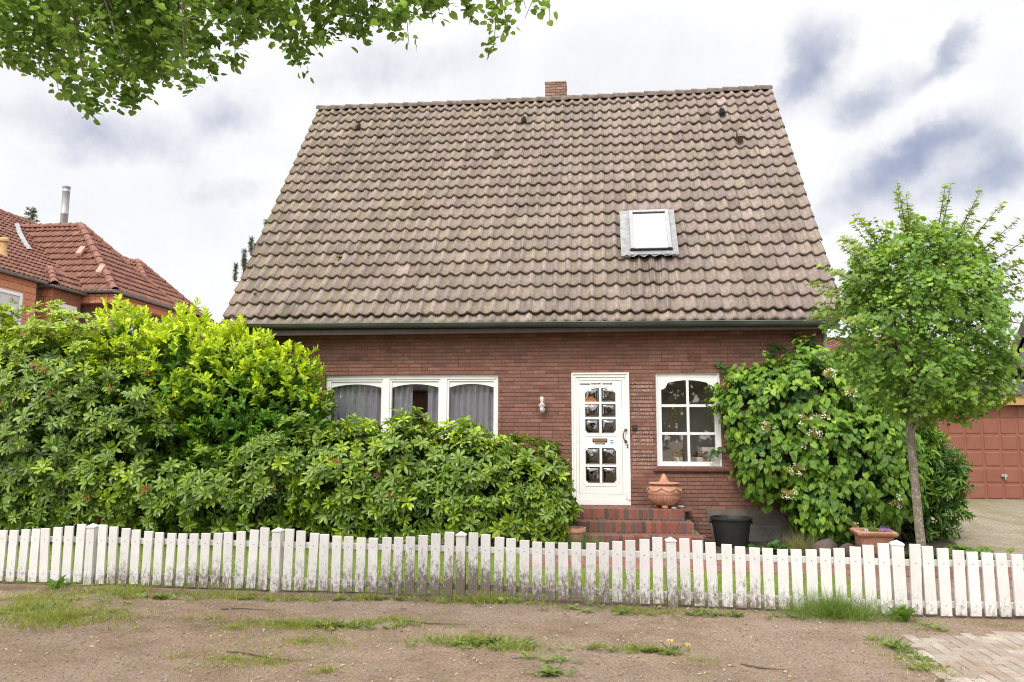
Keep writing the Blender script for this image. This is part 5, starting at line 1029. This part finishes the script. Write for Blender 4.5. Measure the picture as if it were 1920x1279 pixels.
    # bed plants
    for nm, c, rx, ry, n, hgt, cl_, lb in (('cranesbill', (9.72, -1.55), .34, .22, 110, .16, (.17, .29, .03), 'bright green cranesbill mound at the edge of the driveway'), ('bedding_plant', (9.0, -1.62), .5, .1, 60, .08, (.07, .14, .03), 'low dark green plants along the path edge'), ('bed_herb', (7.42, -1.35), .2, .12, 40, .14, (.07, .17, .03), 'small green herb beside the cellar grille')):
        xy = patch(rng, n, *c, rx, ry); P = np.column_stack([xy, gz(xy[:, 0], xy[:, 1])+rng.uniform(.02, hgt, n)]); a = whorls(P, unit(np.array((0, -.2, 1.))+rng.normal(0, .3, (n, 3))), rng, (4, 7), (.035, .07), .7, (55, 95), mixc(tuple(x*.7 for x in cl_), cl_, rng.random(n))); tag(leaf_cloud(nm, *a, T_ROUND, m['leaf_soft']), lb, 'plant')
    # pansies in the planter
    pn = empty('pansy_plant', (8.68, -1.50, float(gz(8.68, -1.5))+.33), 'violet pansies growing in the square terracotta planter', 'plant'); n = 26; P = rng.uniform(-.15, .15, (n, 3)); P[:, 2] = rng.uniform(0, .03, n); ti = mixc((.10, .19, .03), (.22, .28, .06), rng.random(n)); a = whorls(P, unit(np.array((0, 0, 1.))+rng.normal(0, .4, (n, 3))), rng, (3, 6), (.03, .06), .5, (40, 85), ti); q = shoots(np.array([(-.02, -.03, 0.), (.0, 0, .0)]), unit(np.array([(.0, 0, 1.), (.15, -.1, 1)])), rng, 9, (.10, .16), (.05, .07), .25, (50, 70), col((.2, .28, .1), 2)); leaf_cloud('foliage', *cat_(a, q), T_RHODO, m['leaf_soft'], pn)
    fl = np.array([(.09, -.06, .075), (.15, -.02, .07), (.17, -.1, .06), (.06, -.1, .05), (-.13, -.13, .05)]); c = np.array([(.09, .03, .30)]*4+[(.6, .54, .65)]); a = whorls(fl, unit(np.tile((0, -.8, .6), (5, 1))), rng, (5, 5), (.015, .02), .95, (75, 90), c); leaf_cloud('blossom', *a, T_ROUND, m['flower'], pn)
    # dandelions
    for x, y in ((2.68, -6.02), (2.78, -6.16), (5.55, -6.2), (5.68, -6.28), (4.05, -4.95)):
        d = empty('dandelion', (x, y, float(gz(x, y))), 'small yellow dandelion flower in the verge grass', 'flower', 'dandelions on the verge'); a = whorls(np.array([(0, 0, .05)]), np.array([(0, -.3, .95)]), rng, (12, 14), (.012, .018), .35, (60, 88), col((.72, .52, .02), 1)); leaf_cloud('blossom', *a, T_RHODO, m['flower'], d); q = MB(); q.tube([(0, 0, -.005), (.004, 0, .05)], .002, 5); q.build('stalk', m['twig'], d)
    # litter: fallen petals, dry leaves and crumbs of stone
    n = 800; xy = np.stack([rng.uniform(-1.5, 9.5, n), rng.uniform(-9, -4.8, n)], 1); P = np.column_stack([xy, gz(xy[:, 0], xy[:, 1])+.006]); D = unit(rng.normal(size=(n, 3))*A((1, 1, .15))); ti = mixc((.52, .46, .33), (.30, .22, .12), rng.random(n)); y = rng.random(n) < .3; ti[y] = (.50, .48, .20)
    tag(leaf_cloud('leaf_litter', P, D, unit(np.array((0, 0, 1.))+rng.normal(0, .3, (n, 3))), rng.uniform(.012, .04, n), rng.uniform(.008, .018, n), ti, T_RHODO, m['leaf_soft']), 'dry leaf scraps and pale petals scattered on the verge', 'leaf litter', kind='stuff')
    n = 16000; xy = np.stack([rng.uniform(-1.5, 8.2, n), rng.uniform(-8.5, -4.75, n)], 1); r_ = rng.gamma(1.6, .0022, n)+.0015; P = np.column_stack([xy, gz(xy[:, 0], xy[:, 1])+r_*.3])
    oc = np.array([(1, 0, 0), (0, 1, 0), (-1, 0, 0), (0, -1, 0), (0, 0, .8), (0, 0, -.6)]); of = np.array([(0, 1, 4), (1, 2, 4), (2, 3, 4), (3, 0, 4), (1, 0, 5), (2, 1, 5), (3, 2, 5), (0, 3, 5)]); ja = rng.uniform(.6, 1.3, (n, 6, 3)); V = P[:, None]+oc[None]*ja*r_[:, None, None]; F = (of[None]+(np.arange(n)*6)[:, None, None]).reshape(-1, 3); g = mixc((.18, .14, .11), (.38, .34, .30), rng.random(n))
    tag(fast_mesh('gravel', V.reshape(-1, 3), F, 3, m['flower'], None, np.repeat(g, 6, 0)), 'small stones and crumbs pressed into the bare earth', 'gravel', kind='stuff')
    for i, (x, y, a_, l) in enumerate(((1.7, -5.45, .15, .5), (2.5, -6.75, -.2, .7), (3.55, -5.75, -.1, .6), (6.2, -6.6, -.4, .35))):
        q = MB(); p = [(x+math.cos(a_)*l*t-l/2, y+math.sin(a_)*l*t+.03*math.sin(t*5+i)) for t in np.linspace(0, 1, 7)]; q.tube([(u, v, float(gz(u, v))+.008) for u, v in p], [.005, .006, .006, .005, .004, .003, .002], 6); o = q.build('twig', m['twig'], None); tag(o, ['thin dry twig near the fence on the bare earth', 'curved dry twig among the thin grass', 'long dry twig between two grass patches', 'short dry twig near the grey pavement'][i], 'twig', 'twigs on the verge')
grasses()
# plants in the pots inside the window
for (x, c, seed) in ((6.285, (.24, .17, .03), 1), (6.62, (.22, .10, .05), 2)):
    rng = np.random.default_rng(80+seed); P = np.array((x, .22, .76))+rng.normal(0, .04, (16, 3)); a = whorls(P, unit(np.array((0, -.3, 1.))+rng.normal(0, .4, P.shape)), rng, (3, 5), (.05, .09), .6, (50, 110), col(c, 16)); tag(leaf_cloud('pot_plant', *a, T_ROUND, m['leaf_soft']), ['', 'wilting yellow green plant in a white window pot', 'small reddish plant in a white window pot'][seed], 'plant')

# ---------------------------------------------------------------- neighbours
def plane_tiles(name, parent, corner, ex, es, nrm, poly, mat, tw=.2, ga=.33, ns=7, seed=1):
    """poly: list of (a,b) along ex (unit) and es (unit) from corner"""
    pts = np.array(poly); x0, y0 = pts.min(0); x1, y1 = pts.max(0)
    def inside(px, py):
        c = False; j = len(pts)-1
        for i in range(len(pts)):
            if (pts[i, 1] > py) != (pts[j, 1] > py) and px < (pts[j, 0]-pts[i, 0])*(py-pts[i, 1])/(pts[j, 1]-pts[i, 1])+pts[i, 0]: c = not c
            j = i
        return c
    o = A(corner)+A(ex)*x0+A(es)*y0
    V, F, T, UV = tile_field(int((x1-x0)/tw)+1, int((y1-y0)/ga)+1, tw, ga, o, A(ex), A(es), A(nrm), rise=.04, keep=lambda a, b: inside(a+x0, b+y0), rng=np.random.default_rng(seed), ns=ns, tone=(.8, 1.15))
    return fast_mesh(name, V, F, 4, mat, parent, T, UV, smooth=True)
def frame_of(p0, p1, p2):
    ex = unit(A(p1)-A(p0)); w = A(p2)-A(p0); es = unit(w-ex*(w@ex)); return ex, es, np.cross(ex, es)
def roof_face(name, parent, P, mat, seed=1, tw=.2, ga=.33):
    ex, es, nn = frame_of(P[0], P[1], P[2] if len(P) == 3 else P[3]); poly = [((A(p)-A(P[0]))@ex, (A(p)-A(P[0]))@es) for p in P]
    f = plane_tiles(name, parent, A(P[0]), ex, es, nn, poly, mat, tw, ga, 7, seed)
    mb = MB(); mb.add([tuple(A(p)-nn*.03) for p in P]+[tuple(A(p)-nn*.12) for p in P], [tuple(range(len(P))), tuple(reversed(range(len(P), 2*len(P))))]+[(i, i+len(P), (i+1) % len(P)+len(P), (i+1) % len(P)) for i in range(len(P))]); mb.build('roof_boarding', m['dark_wood'], f); return f
nb = empty('neighbour_house', (0, 0, 0), 'neighbouring house with red hipped roofs and terracotta clad bays', 'house')
E_ = 5.93
mb = MB(); mb.box(-22, -12.9, 2, 22, -.6, 5.9); mb.build('wall', m['brick_far_side'], nb)
XRG, ZRG = -17.5, 9.5
roof_face('roof', nb, [(-12.45, 1.5, E_), (-12.45, 22, E_), (XRG, 22, ZRG), (XRG, 1.5, ZRG)], m['red_tile'], 2)
roof_face('roof', nb, [(-22.5, 22, E_), (-22.5, 1.5, E_), (XRG, 1.5, ZRG), (XRG, 22, ZRG)], m['red_tile'], 3, .4, .66)
ridge('ridge_cap', (XRG, 1.5, ZRG-.02), (XRG, 22, ZRG-.02), 50, .11, m['red_ridge'], nb)
def wing(xe, y0, y1, ze, xr, zr, xin, seed):
    ym = (y0+y1)/2; rp_ = (xr, ym, zr); li = (xin, ym, zr)
    # where the wing's lower corners run back into the main slope
    roof_face('wing_roof', nb, [(xin, y0, ze), (xe, y0, ze), rp_, li], m['red_tile'], seed); roof_face('wing_roof', nb, [(xe, y0, ze), (xe, y1, ze), rp_], m['red_tile'], seed+1); roof_face('wing_roof', nb, [(xe, y1, ze), (xin, y1, ze), li, rp_], m['red_tile'], seed+2)
    for a, c, n in (((xe, y0, ze+.02), (xr, ym, zr+.03), 11), ((xe, y1, ze+.02), (xr, ym, zr+.03), 11), ((xr, ym, zr), (xin, ym, zr), 6)): ridge('hip_cap', a, c, n, .12, m['red_ridge'], nb)
wing(-11.22, 11.32, 15.52, E_+.02, -14.17, 8.86, -16.6, 11)
wing(-12.6, 15.9, 20.0, 6.35, -14.75, 8.55, -16.3, 21)
g1 = gutter('gutter', (-11.16, 11.2, E_+.02), (-11.16, 15.6, E_+.02), .075, nb, m['zinc_grey'], 3); gutter('gutter', (-12.4, 11.26, E_+.02), (-11.1, 11.26, E_+.02), .075, nb, m['zinc_grey'], 1)
mb = MB(); mb.box(-12.6, -11.3, 11.40, 15.44, 5.55, 5.86); mb.build('fascia', m['cladding_side'], nb)
mb = MB(); mb.box(-12.9, -11.55, 11.7, 15.2, -.6, 5.548); wb = mb.build('wing_wall', m['brick_far_side'], nb)
for y in (12.2, 13.9):
    q = MB(); q.box(-11.56, -11.50, y, y+1.2, 3.9, 5.1); w_ = q.build('window', m['white_plastic'], nb); q = MB(); q.box(-11.51, -11.49, y+.08, y+1.12, 3.98, 5.02); q.build('pane', m['glass'], w_)
# clad bay with the big window
mb = MB(); mb.box(-13.1, -12.52, 4.4, 9.35, 4.1, 5.84); mb.build('bay_wall', m['cladding_side'], nb)
gutter('gutter', (-12.40, 3.9, E_-.02), (-12.40, 9.62, E_-.02), .075, nb, m['zinc_grey'], 4)
q = MB(); rect = (5.9, 8.75, 4.2, 5.38)
w_ = empty('bay_window', (0, 0, 0)); w_.parent = nb
for (ya, yb, za, zb) in ((rect[0], rect[1], rect[3]-.1, rect[3]), (rect[0], rect[1], rect[2], rect[2]+.1), (rect[0], rect[0]+.1, rect[2]+.1, rect[3]-.1), (rect[1]-.1, rect[1], rect[2]+.1, rect[3]-.1), (7.3, 7.4, rect[2]+.1, rect[3]-.1)): q.box(-12.53, -12.47, ya, yb, za, zb)
q.build('frame', m['white_plastic'], w_)
q = MB(); q.box(-12.515, -12.50, rect[0]+.1, rect[1]-.1, rect[2]+.1, rect[3]-.1); q.build('pane', m['skylight_glass'], w_)
q = MB(); q.box(-12.515, -12.485, rect[0]-.08, rect[1]+.08, rect[3], rect[3]+.06); q.box(-12.515, -12.485, rect[1], rect[1]+.08, rect[2], rect[3]); q.build('trim', simple('pink_trim', (.5, .26, .2), .7, .1, 6), w_)
# second, narrower bay with its own little hip
mb = MB(); mb.box(-13.1, -12.42, 9.95, 11.32, 3.9, 5.78); mb.build('bay_wall', m['cladding_side'], nb)
mb = MB(); mb.box(-13.09, -12.425, 9.935, 9.949, 3.9, 5.78); mb.build('bay_wall', m['cladding'], nb)
gutter('gutter', (-12.28, 9.8, E_-.07), (-12.28, 11.75, E_-.07), .07, nb, m['zinc_grey'], 2); gutter('gutter', (-13.1, 9.83, E_-.07), (-12.24, 9.83, E_-.07), .07, nb, m['zinc_grey'], 1)
roof_face('bay_roof', nb, [(-12.30, 9.85, E_-.06), (-12.30, 11.8, E_-.06), (-13.1, 11.8, 6.62), (-13.0, 10.5, 6.55)], m['red_tile'], 31); roof_face('bay_roof', nb, [(-13.3, 9.85, E_-.06), (-12.30, 9.85, E_-.06), (-13.0, 10.5, 6.55)], m['red_tile'], 32)
ridge('hip_cap', (-12.30, 9.85, E_-.02), (-13.0, 10.5, 6.58), 4, .11, m['red_ridge'], nb)
q = MB(); q.box(-12.43, -12.38, 10.25, 11.1, 4.4, 5.36); w_ = q.build('window', m['white_plastic'], nb); q = MB(); q.box(-12.39, -12.37, 10.33, 11.02, 4.48, 5.1); q.build('pane', m['glass'], w_)
mb = MB(); mb.add([(-16.62, 13.35, 8.86), (-16.42, 13.30, 8.80), (-14.65, 11.32, 7.62), (-14.95, 11.32, 7.80)], [(0, 1, 2, 3)])
lead_pts = [(-16.55, 13.15, 8.86), (-15.75, 12.35, 8.30), (-14.9, 11.6, 7.72), (-14.4, 11.25, 7.36)]
mb = MB(); vs = []
for p in lead_pts: vs += [(p[0]-.06, p[1]-.07, p[2]+.08), (p[0]+.07, p[1]+.01, p[2]+.10)]
mb.add(vs, [(2*i, 2*i+1, 2*i+3, 2*i+2) for i in range(3)]+[]); 
mb.build('valley_lead', m['lead'], nb)
q = MB(); q.lathe([(.16, 0), (.13, .12), (.10, .2), (.10, .5), (.15, .52), (.15, .6), (.10, .64)], (-13.46, 8.98, 6.58), 16); q.build('vent_pipe', simple('ochre_clay', (.5, .33, .14), .8, .2, 8), nb, smooth=True)
for x, y, z in ((-13.3, 12.35, 7.42), (-12.1, 11.8, 6.6)):
    q = MB(); q.add([(x-.1, y-.12, z), (x+.1, y-.12, z), (x+.1, y+.1, z+.3), (x-.1, y+.1, z+.3), (x-.1, y-.16, z+.09), (x+.1, y-.16, z+.09), (x+.1, y+.06, z+.39), (x-.1, y+.06, z+.39)], [(0, 1, 5, 4), (4, 5, 6, 7), (1, 2, 6, 5), (3, 0, 4, 7)]); q.build('vent_tile', MAT['pink_trim'], nb)
q = MB(); q.lathe([(.15, -2.5), (.15, .55), (.157, .56), (.157, .60), (.15, .61), (.15, 1.55), (.157, 1.56), (.157, 1.60), (.15, 1.61), (.15, 1.72), (.165, 1.74), (.165, 1.80), (.12, 1.83)], (-17.85, 17.32, 10.0), 22); q.build('chimney_pipe', m['steel'], nb, smooth=True)
# garage
ga = empty('garage', (0, 0, 0), 'flat roofed garage with a red panelled door beyond the driveway', 'garage')
GY, GZ = 5.40, -.262
mb = MB(); mb.box(11.9, 12.25, GY-.05, GY+6, -.5, 1.95); mb.box(15.15, 15.6, GY-.05, GY+6, -.5, 1.95); mb.box(12.25, 15.15, GY+5.8, GY+6, -.5, 1.95); mb.build('wall', m['brick_far'], ga)
mb = MB(); mb.box(11.6, 15.9, GY-.28, GY+6.2, 2.02, 2.29); mb.build('slate_fascia', m['slate'], ga)
mb = MB(); mb.box(11.55, 15.95, GY-.32, GY+6.25, 2.292, 2.34); mb.build('roof', m['coping'], ga)
mb = MB(); mb.box(11.65, 15.85, GY-.22, GY-.18, 1.80, 2.0); mb.box(11.65, 15.85, GY-.20, GY+6.1, 1.97, 2.018); mb.build('fascia_board', m['pine_board'], ga)
mb = MB(); mb.box(12.25, 15.15, GY, GY+.03, GZ-.15, 1.95); nx_, nz_ = 8, 6; pw, ph = 2.9/nx_, 2.1/nz_
def raised(x0, x1, z0, z1, y):
    c = .016; v = [(x0, y, z0), (x1, y, z0), (x1, y, z1), (x0, y, z1), (x0+c, y-.012, z0+c), (x1-c, y-.012, z0+c), (x1-c, y-.012, z1-c), (x0+c, y-.012, z1-c)]
    mb.add(v, [(0, 1, 5, 4), (1, 2, 6, 5), (2, 3, 7, 6), (3, 0, 4, 7), (4, 5, 6, 7)])
for i in range(nx_):
    for j in range(nz_): raised(12.25+i*pw+.025, 12.25+(i+1)*pw-.025, GZ+.02+j*ph+.025, GZ+.02+(j+1)*ph-.025, GY-.001)
gd = mb.build('garage_door', m['garage_paint'], ga)
mb = MB(); mb.tube([(13.72, GY-.02, .27), (13.72, GY-.07, .27), (13.72, GY-.08, .20)], .018, 8); mb.box(13.66, 13.78, GY-.045, GY-.018, .25, .31, .004); mb.build('handle', m['steel'], gd)
# house with slate gable far right
sh = empty('slate_gabled_house', (18.3, 14, 0), 'dark slate clad gable at the edge beyond the garage', 'house', rotz=R(-27))
mb = MB(); mb.prism([(.1, 3.35), (6, 3.35), (6, 9.5), (2.7, 9.5)], 0, 6); mb.build('gable_wall', m['slate'], sh); mb = MB(); mb.box(.5, 6, .2, 6, -.5, 3.34); mb.build('wall', m['brick_far'], sh)
mb = MB(); mb.add([(-.08, -.3, 3.15), (-.08, 6.3, 3.15), (2.7, 6.3, 9.6), (2.7, -.3, 9.6), (-.22, -.3, 3.28), (-.22, 6.3, 3.28), (2.56, 6.3, 9.73), (2.56, -.3, 9.73)], [(0, 1, 2, 3), (7, 6, 5, 4), (0, 3, 7, 4), (1, 5, 6, 2), (0, 4, 5, 1), (3, 2, 6, 7)]); mb.build('roof', m['dark_wood'], sh)
# tiled roof glimpsed between the house corner and the maple
mh = empty('rear_house', (0, 0, 0), 'pale red brick house glimpsed beyond the house corner', 'house')
mb = MB(); mb.box(12.4, 17.5, 16, 24, -.5, 4.0); mb.build('wall', simple('pale_brick', (.42, .26, .21), .9, .2, 9), mh)
roof_face('roof', mh, [(12.0, 15.6, 3.95), (17.9, 15.6, 3.95), (17.9, 20, 5.1), (12.0, 20, 5.1)], m['red_tile'], 41); roof_face('roof', mh, [(17.9, 24.4, 3.95), (12.0, 24.4, 3.95), (12.0, 20, 5.1), (17.9, 20, 5.1)], m['red_tile'], 42, .4, .66)

# trees behind
def far_tree(name, loc, blobs, n, label, seed, cl, L=(.12, .2), T=T_ROUND, trunk=True, wr=.8):
    rng = np.random.default_rng(seed); root = empty(name, loc, label, 'tree'); o0 = np.array(loc); P, Nn = blob_points(blobs, n, rng, depth=(.6, 1.05), zmin=-1, lump=.12); P = P-o0
    a = whorls(P, unit(Nn*.5+np.array((0, -.3, .7))+rng.normal(0, .4, Nn.shape)), rng, (5, 8), L, wr, (50, 100), mixc(tuple(c*.6 for c in cl), cl, rng.random(len(P)))); leaf_cloud('crown', *a, T, m['leaf_soft'], root)
    mb = MB(); zt_ = np.median(P[:, 2]); mb.tube([(0, 0, 0), (.03, 0, zt_*.5), (0, 0, zt_), (.05, 0, P[:, 2].max()*.9)], [.16, .13, .09, .02], 8)
    for k in range(10): q = P[rng.integers(len(P))]; mb.tube([(0, 0, zt_*.7), tuple(q*.5+A((0, 0, zt_*.45))), tuple(q)], [.05, .03, .008], 5)
    mb.build('trunk', m['bark'], root); return root
far_tree('garden_tree', (18.4, 16.5, -.3), [(18.2, 16.5, 2.6, 1.7, 1.2, 1.1), (17.0, 16.5, 2.0, 1.5, 1.2, 1.2), (19.5, 16.5, 2.2, 1.4, 1.2, 1.0)], 900, 'light green garden tree rising behind the garage roof', 91, (.22, .30, .05))
def conifer(name, loc, h, rad, n, label, seed, z0=.3, side=None):
    rng = np.random.default_rng(seed); root = empty(name, loc, label, 'tree'); mb = MB(); mb.tube([(0, 0, 0), (0, 0, h*.5), (.02, 0, h)], [h*.018, h*.011, .012], 8); Ps, Ds = [], []
    for k in range(n):
        f = z0+(1-z0)*(k+.5)/n; a = rng.uniform(0, 6.28); L_ = rad*(1-f)*rng.uniform(.7, 1.15)+.12; d = np.array((math.cos(a), math.sin(a), .18)); p0 = np.array((0, 0, h*f)); mb.tube([tuple(p0), tuple(p0+d*L_*.6), tuple(p0+d*L_+A((0, 0, .06*L_)))], [.02, .012, .004], 5)
        mN = int(60*L_)+24; t = rng.random(mN)**.7; Ps.append(p0+d*L_*t[:, None]+rng.normal(0, .035, (mN, 3))*(1+L_)); Ds.append(d+rng.normal(0, .7, (mN, 3))+A((0, 0, .3)))
    P, D = np.concatenate(Ps), unit(np.concatenate(Ds)); n_ = len(P); leaf_cloud('crown', P, D, tangent(D, rng), rng.uniform(.10, .2, n_), rng.uniform(.02, .035, n_), mixc((.035, .06, .03), (.10, .12, .07), rng.random(n_)), T_LONG, m['leaf_soft'], root); mb.build('trunk', m['bark'], root)
conifer('conifer', (-30.2, 30.5, -.5), 15.7, 6.5, 170, 'bluish conifer top showing above the neighbouring red roof', 95)
conifer('conifer', (-25.8, 29.5, -.5), 13.2, 2.5, 80, 'dark conifer tip behind the steel chimney pipe', 96)
def pine_branch():
    rng = np.random.default_rng(97); loc = (-3.4, 7.9, -.5); root = empty('pine_tree', loc, 'pine with upright needle candles peeping past the roof verge', 'tree'); mb = MB(); mb.tube([(0, 0, 0), (.05, 0, 3), (.0, .0, 6.6)], [.12, .09, .03], 8); Ps, Ds = [], []
    cand = [(-5.25, 5.75), (-5.02, 6.15), (-4.82, 6.5), (-4.98, 5.9), (-4.4, 7.0), (-4.7, 6.3)]
    for x, z in cand:
        t = A((x, 7.9, z))-A(loc); mb.tube([(0, 0, t[2]-1.2), tuple(t*.6+A((0, 0, (t[2]-1.0)*.4))), tuple(t-A((0, 0, .3))), tuple(t+A((0, 0, .18)))], [.04, .025, .018, .006], 5)
        k = 170; f = rng.random(k); Ps.append(t+A((0, 0, -.3))+np.outer(f, A((0, 0, .5)))); Ds.append(unit(rng.normal(0, 1, (k, 3))*A((1, 1, .3))+A((0, 0, .8))))
    P, D = np.concatenate(Ps), np.concatenate(Ds); n = len(P); leaf_cloud('crown', P, D, tangent(D, rng), rng.uniform(.07, .13, n), rng.uniform(.010, .016, n), mixc((.05, .08, .05), (.13, .15, .11), rng.random(n)), T_LONG, m['leaf_soft'], root); mb.build('trunk', m['bark'], root)
pine_branch()
# across the street, seen only as reflections: trees and a brick house
far_tree('street_tree', (9.0, -24, -.5), [(9, -24, 3.4, 3.2, 2.2, 2.8), (12, -25, 3.0, 2.5, 2, 2.4), (6.8, -25, 2.6, 2.0, 2, 2.2)], 1500, 'dark green tree across the street', 92, (.07, .12, .03), (.2, .34))
ph = empty('opposite_house', (0, 0, 0), 'red brick house across the street', 'house'); mb = MB(); mb.box(-9, 3.5, -36, -28, -.6, 3.6); mb.build('wall', m['brick_far'], ph)
roof_face('roof', ph, [(4, -27.6, 3.5), (-9.5, -27.6, 3.5), (-9.5, -32, 7.6), (4, -32, 7.6)], m['roof_tile'], 51, .4, .66); roof_face('roof', ph, [(-9.5, -36.4, 3.5), (4, -36.4, 3.5), (4, -32, 7.6), (-9.5, -32, 7.6)], m['roof_tile'], 52, .4, .66)
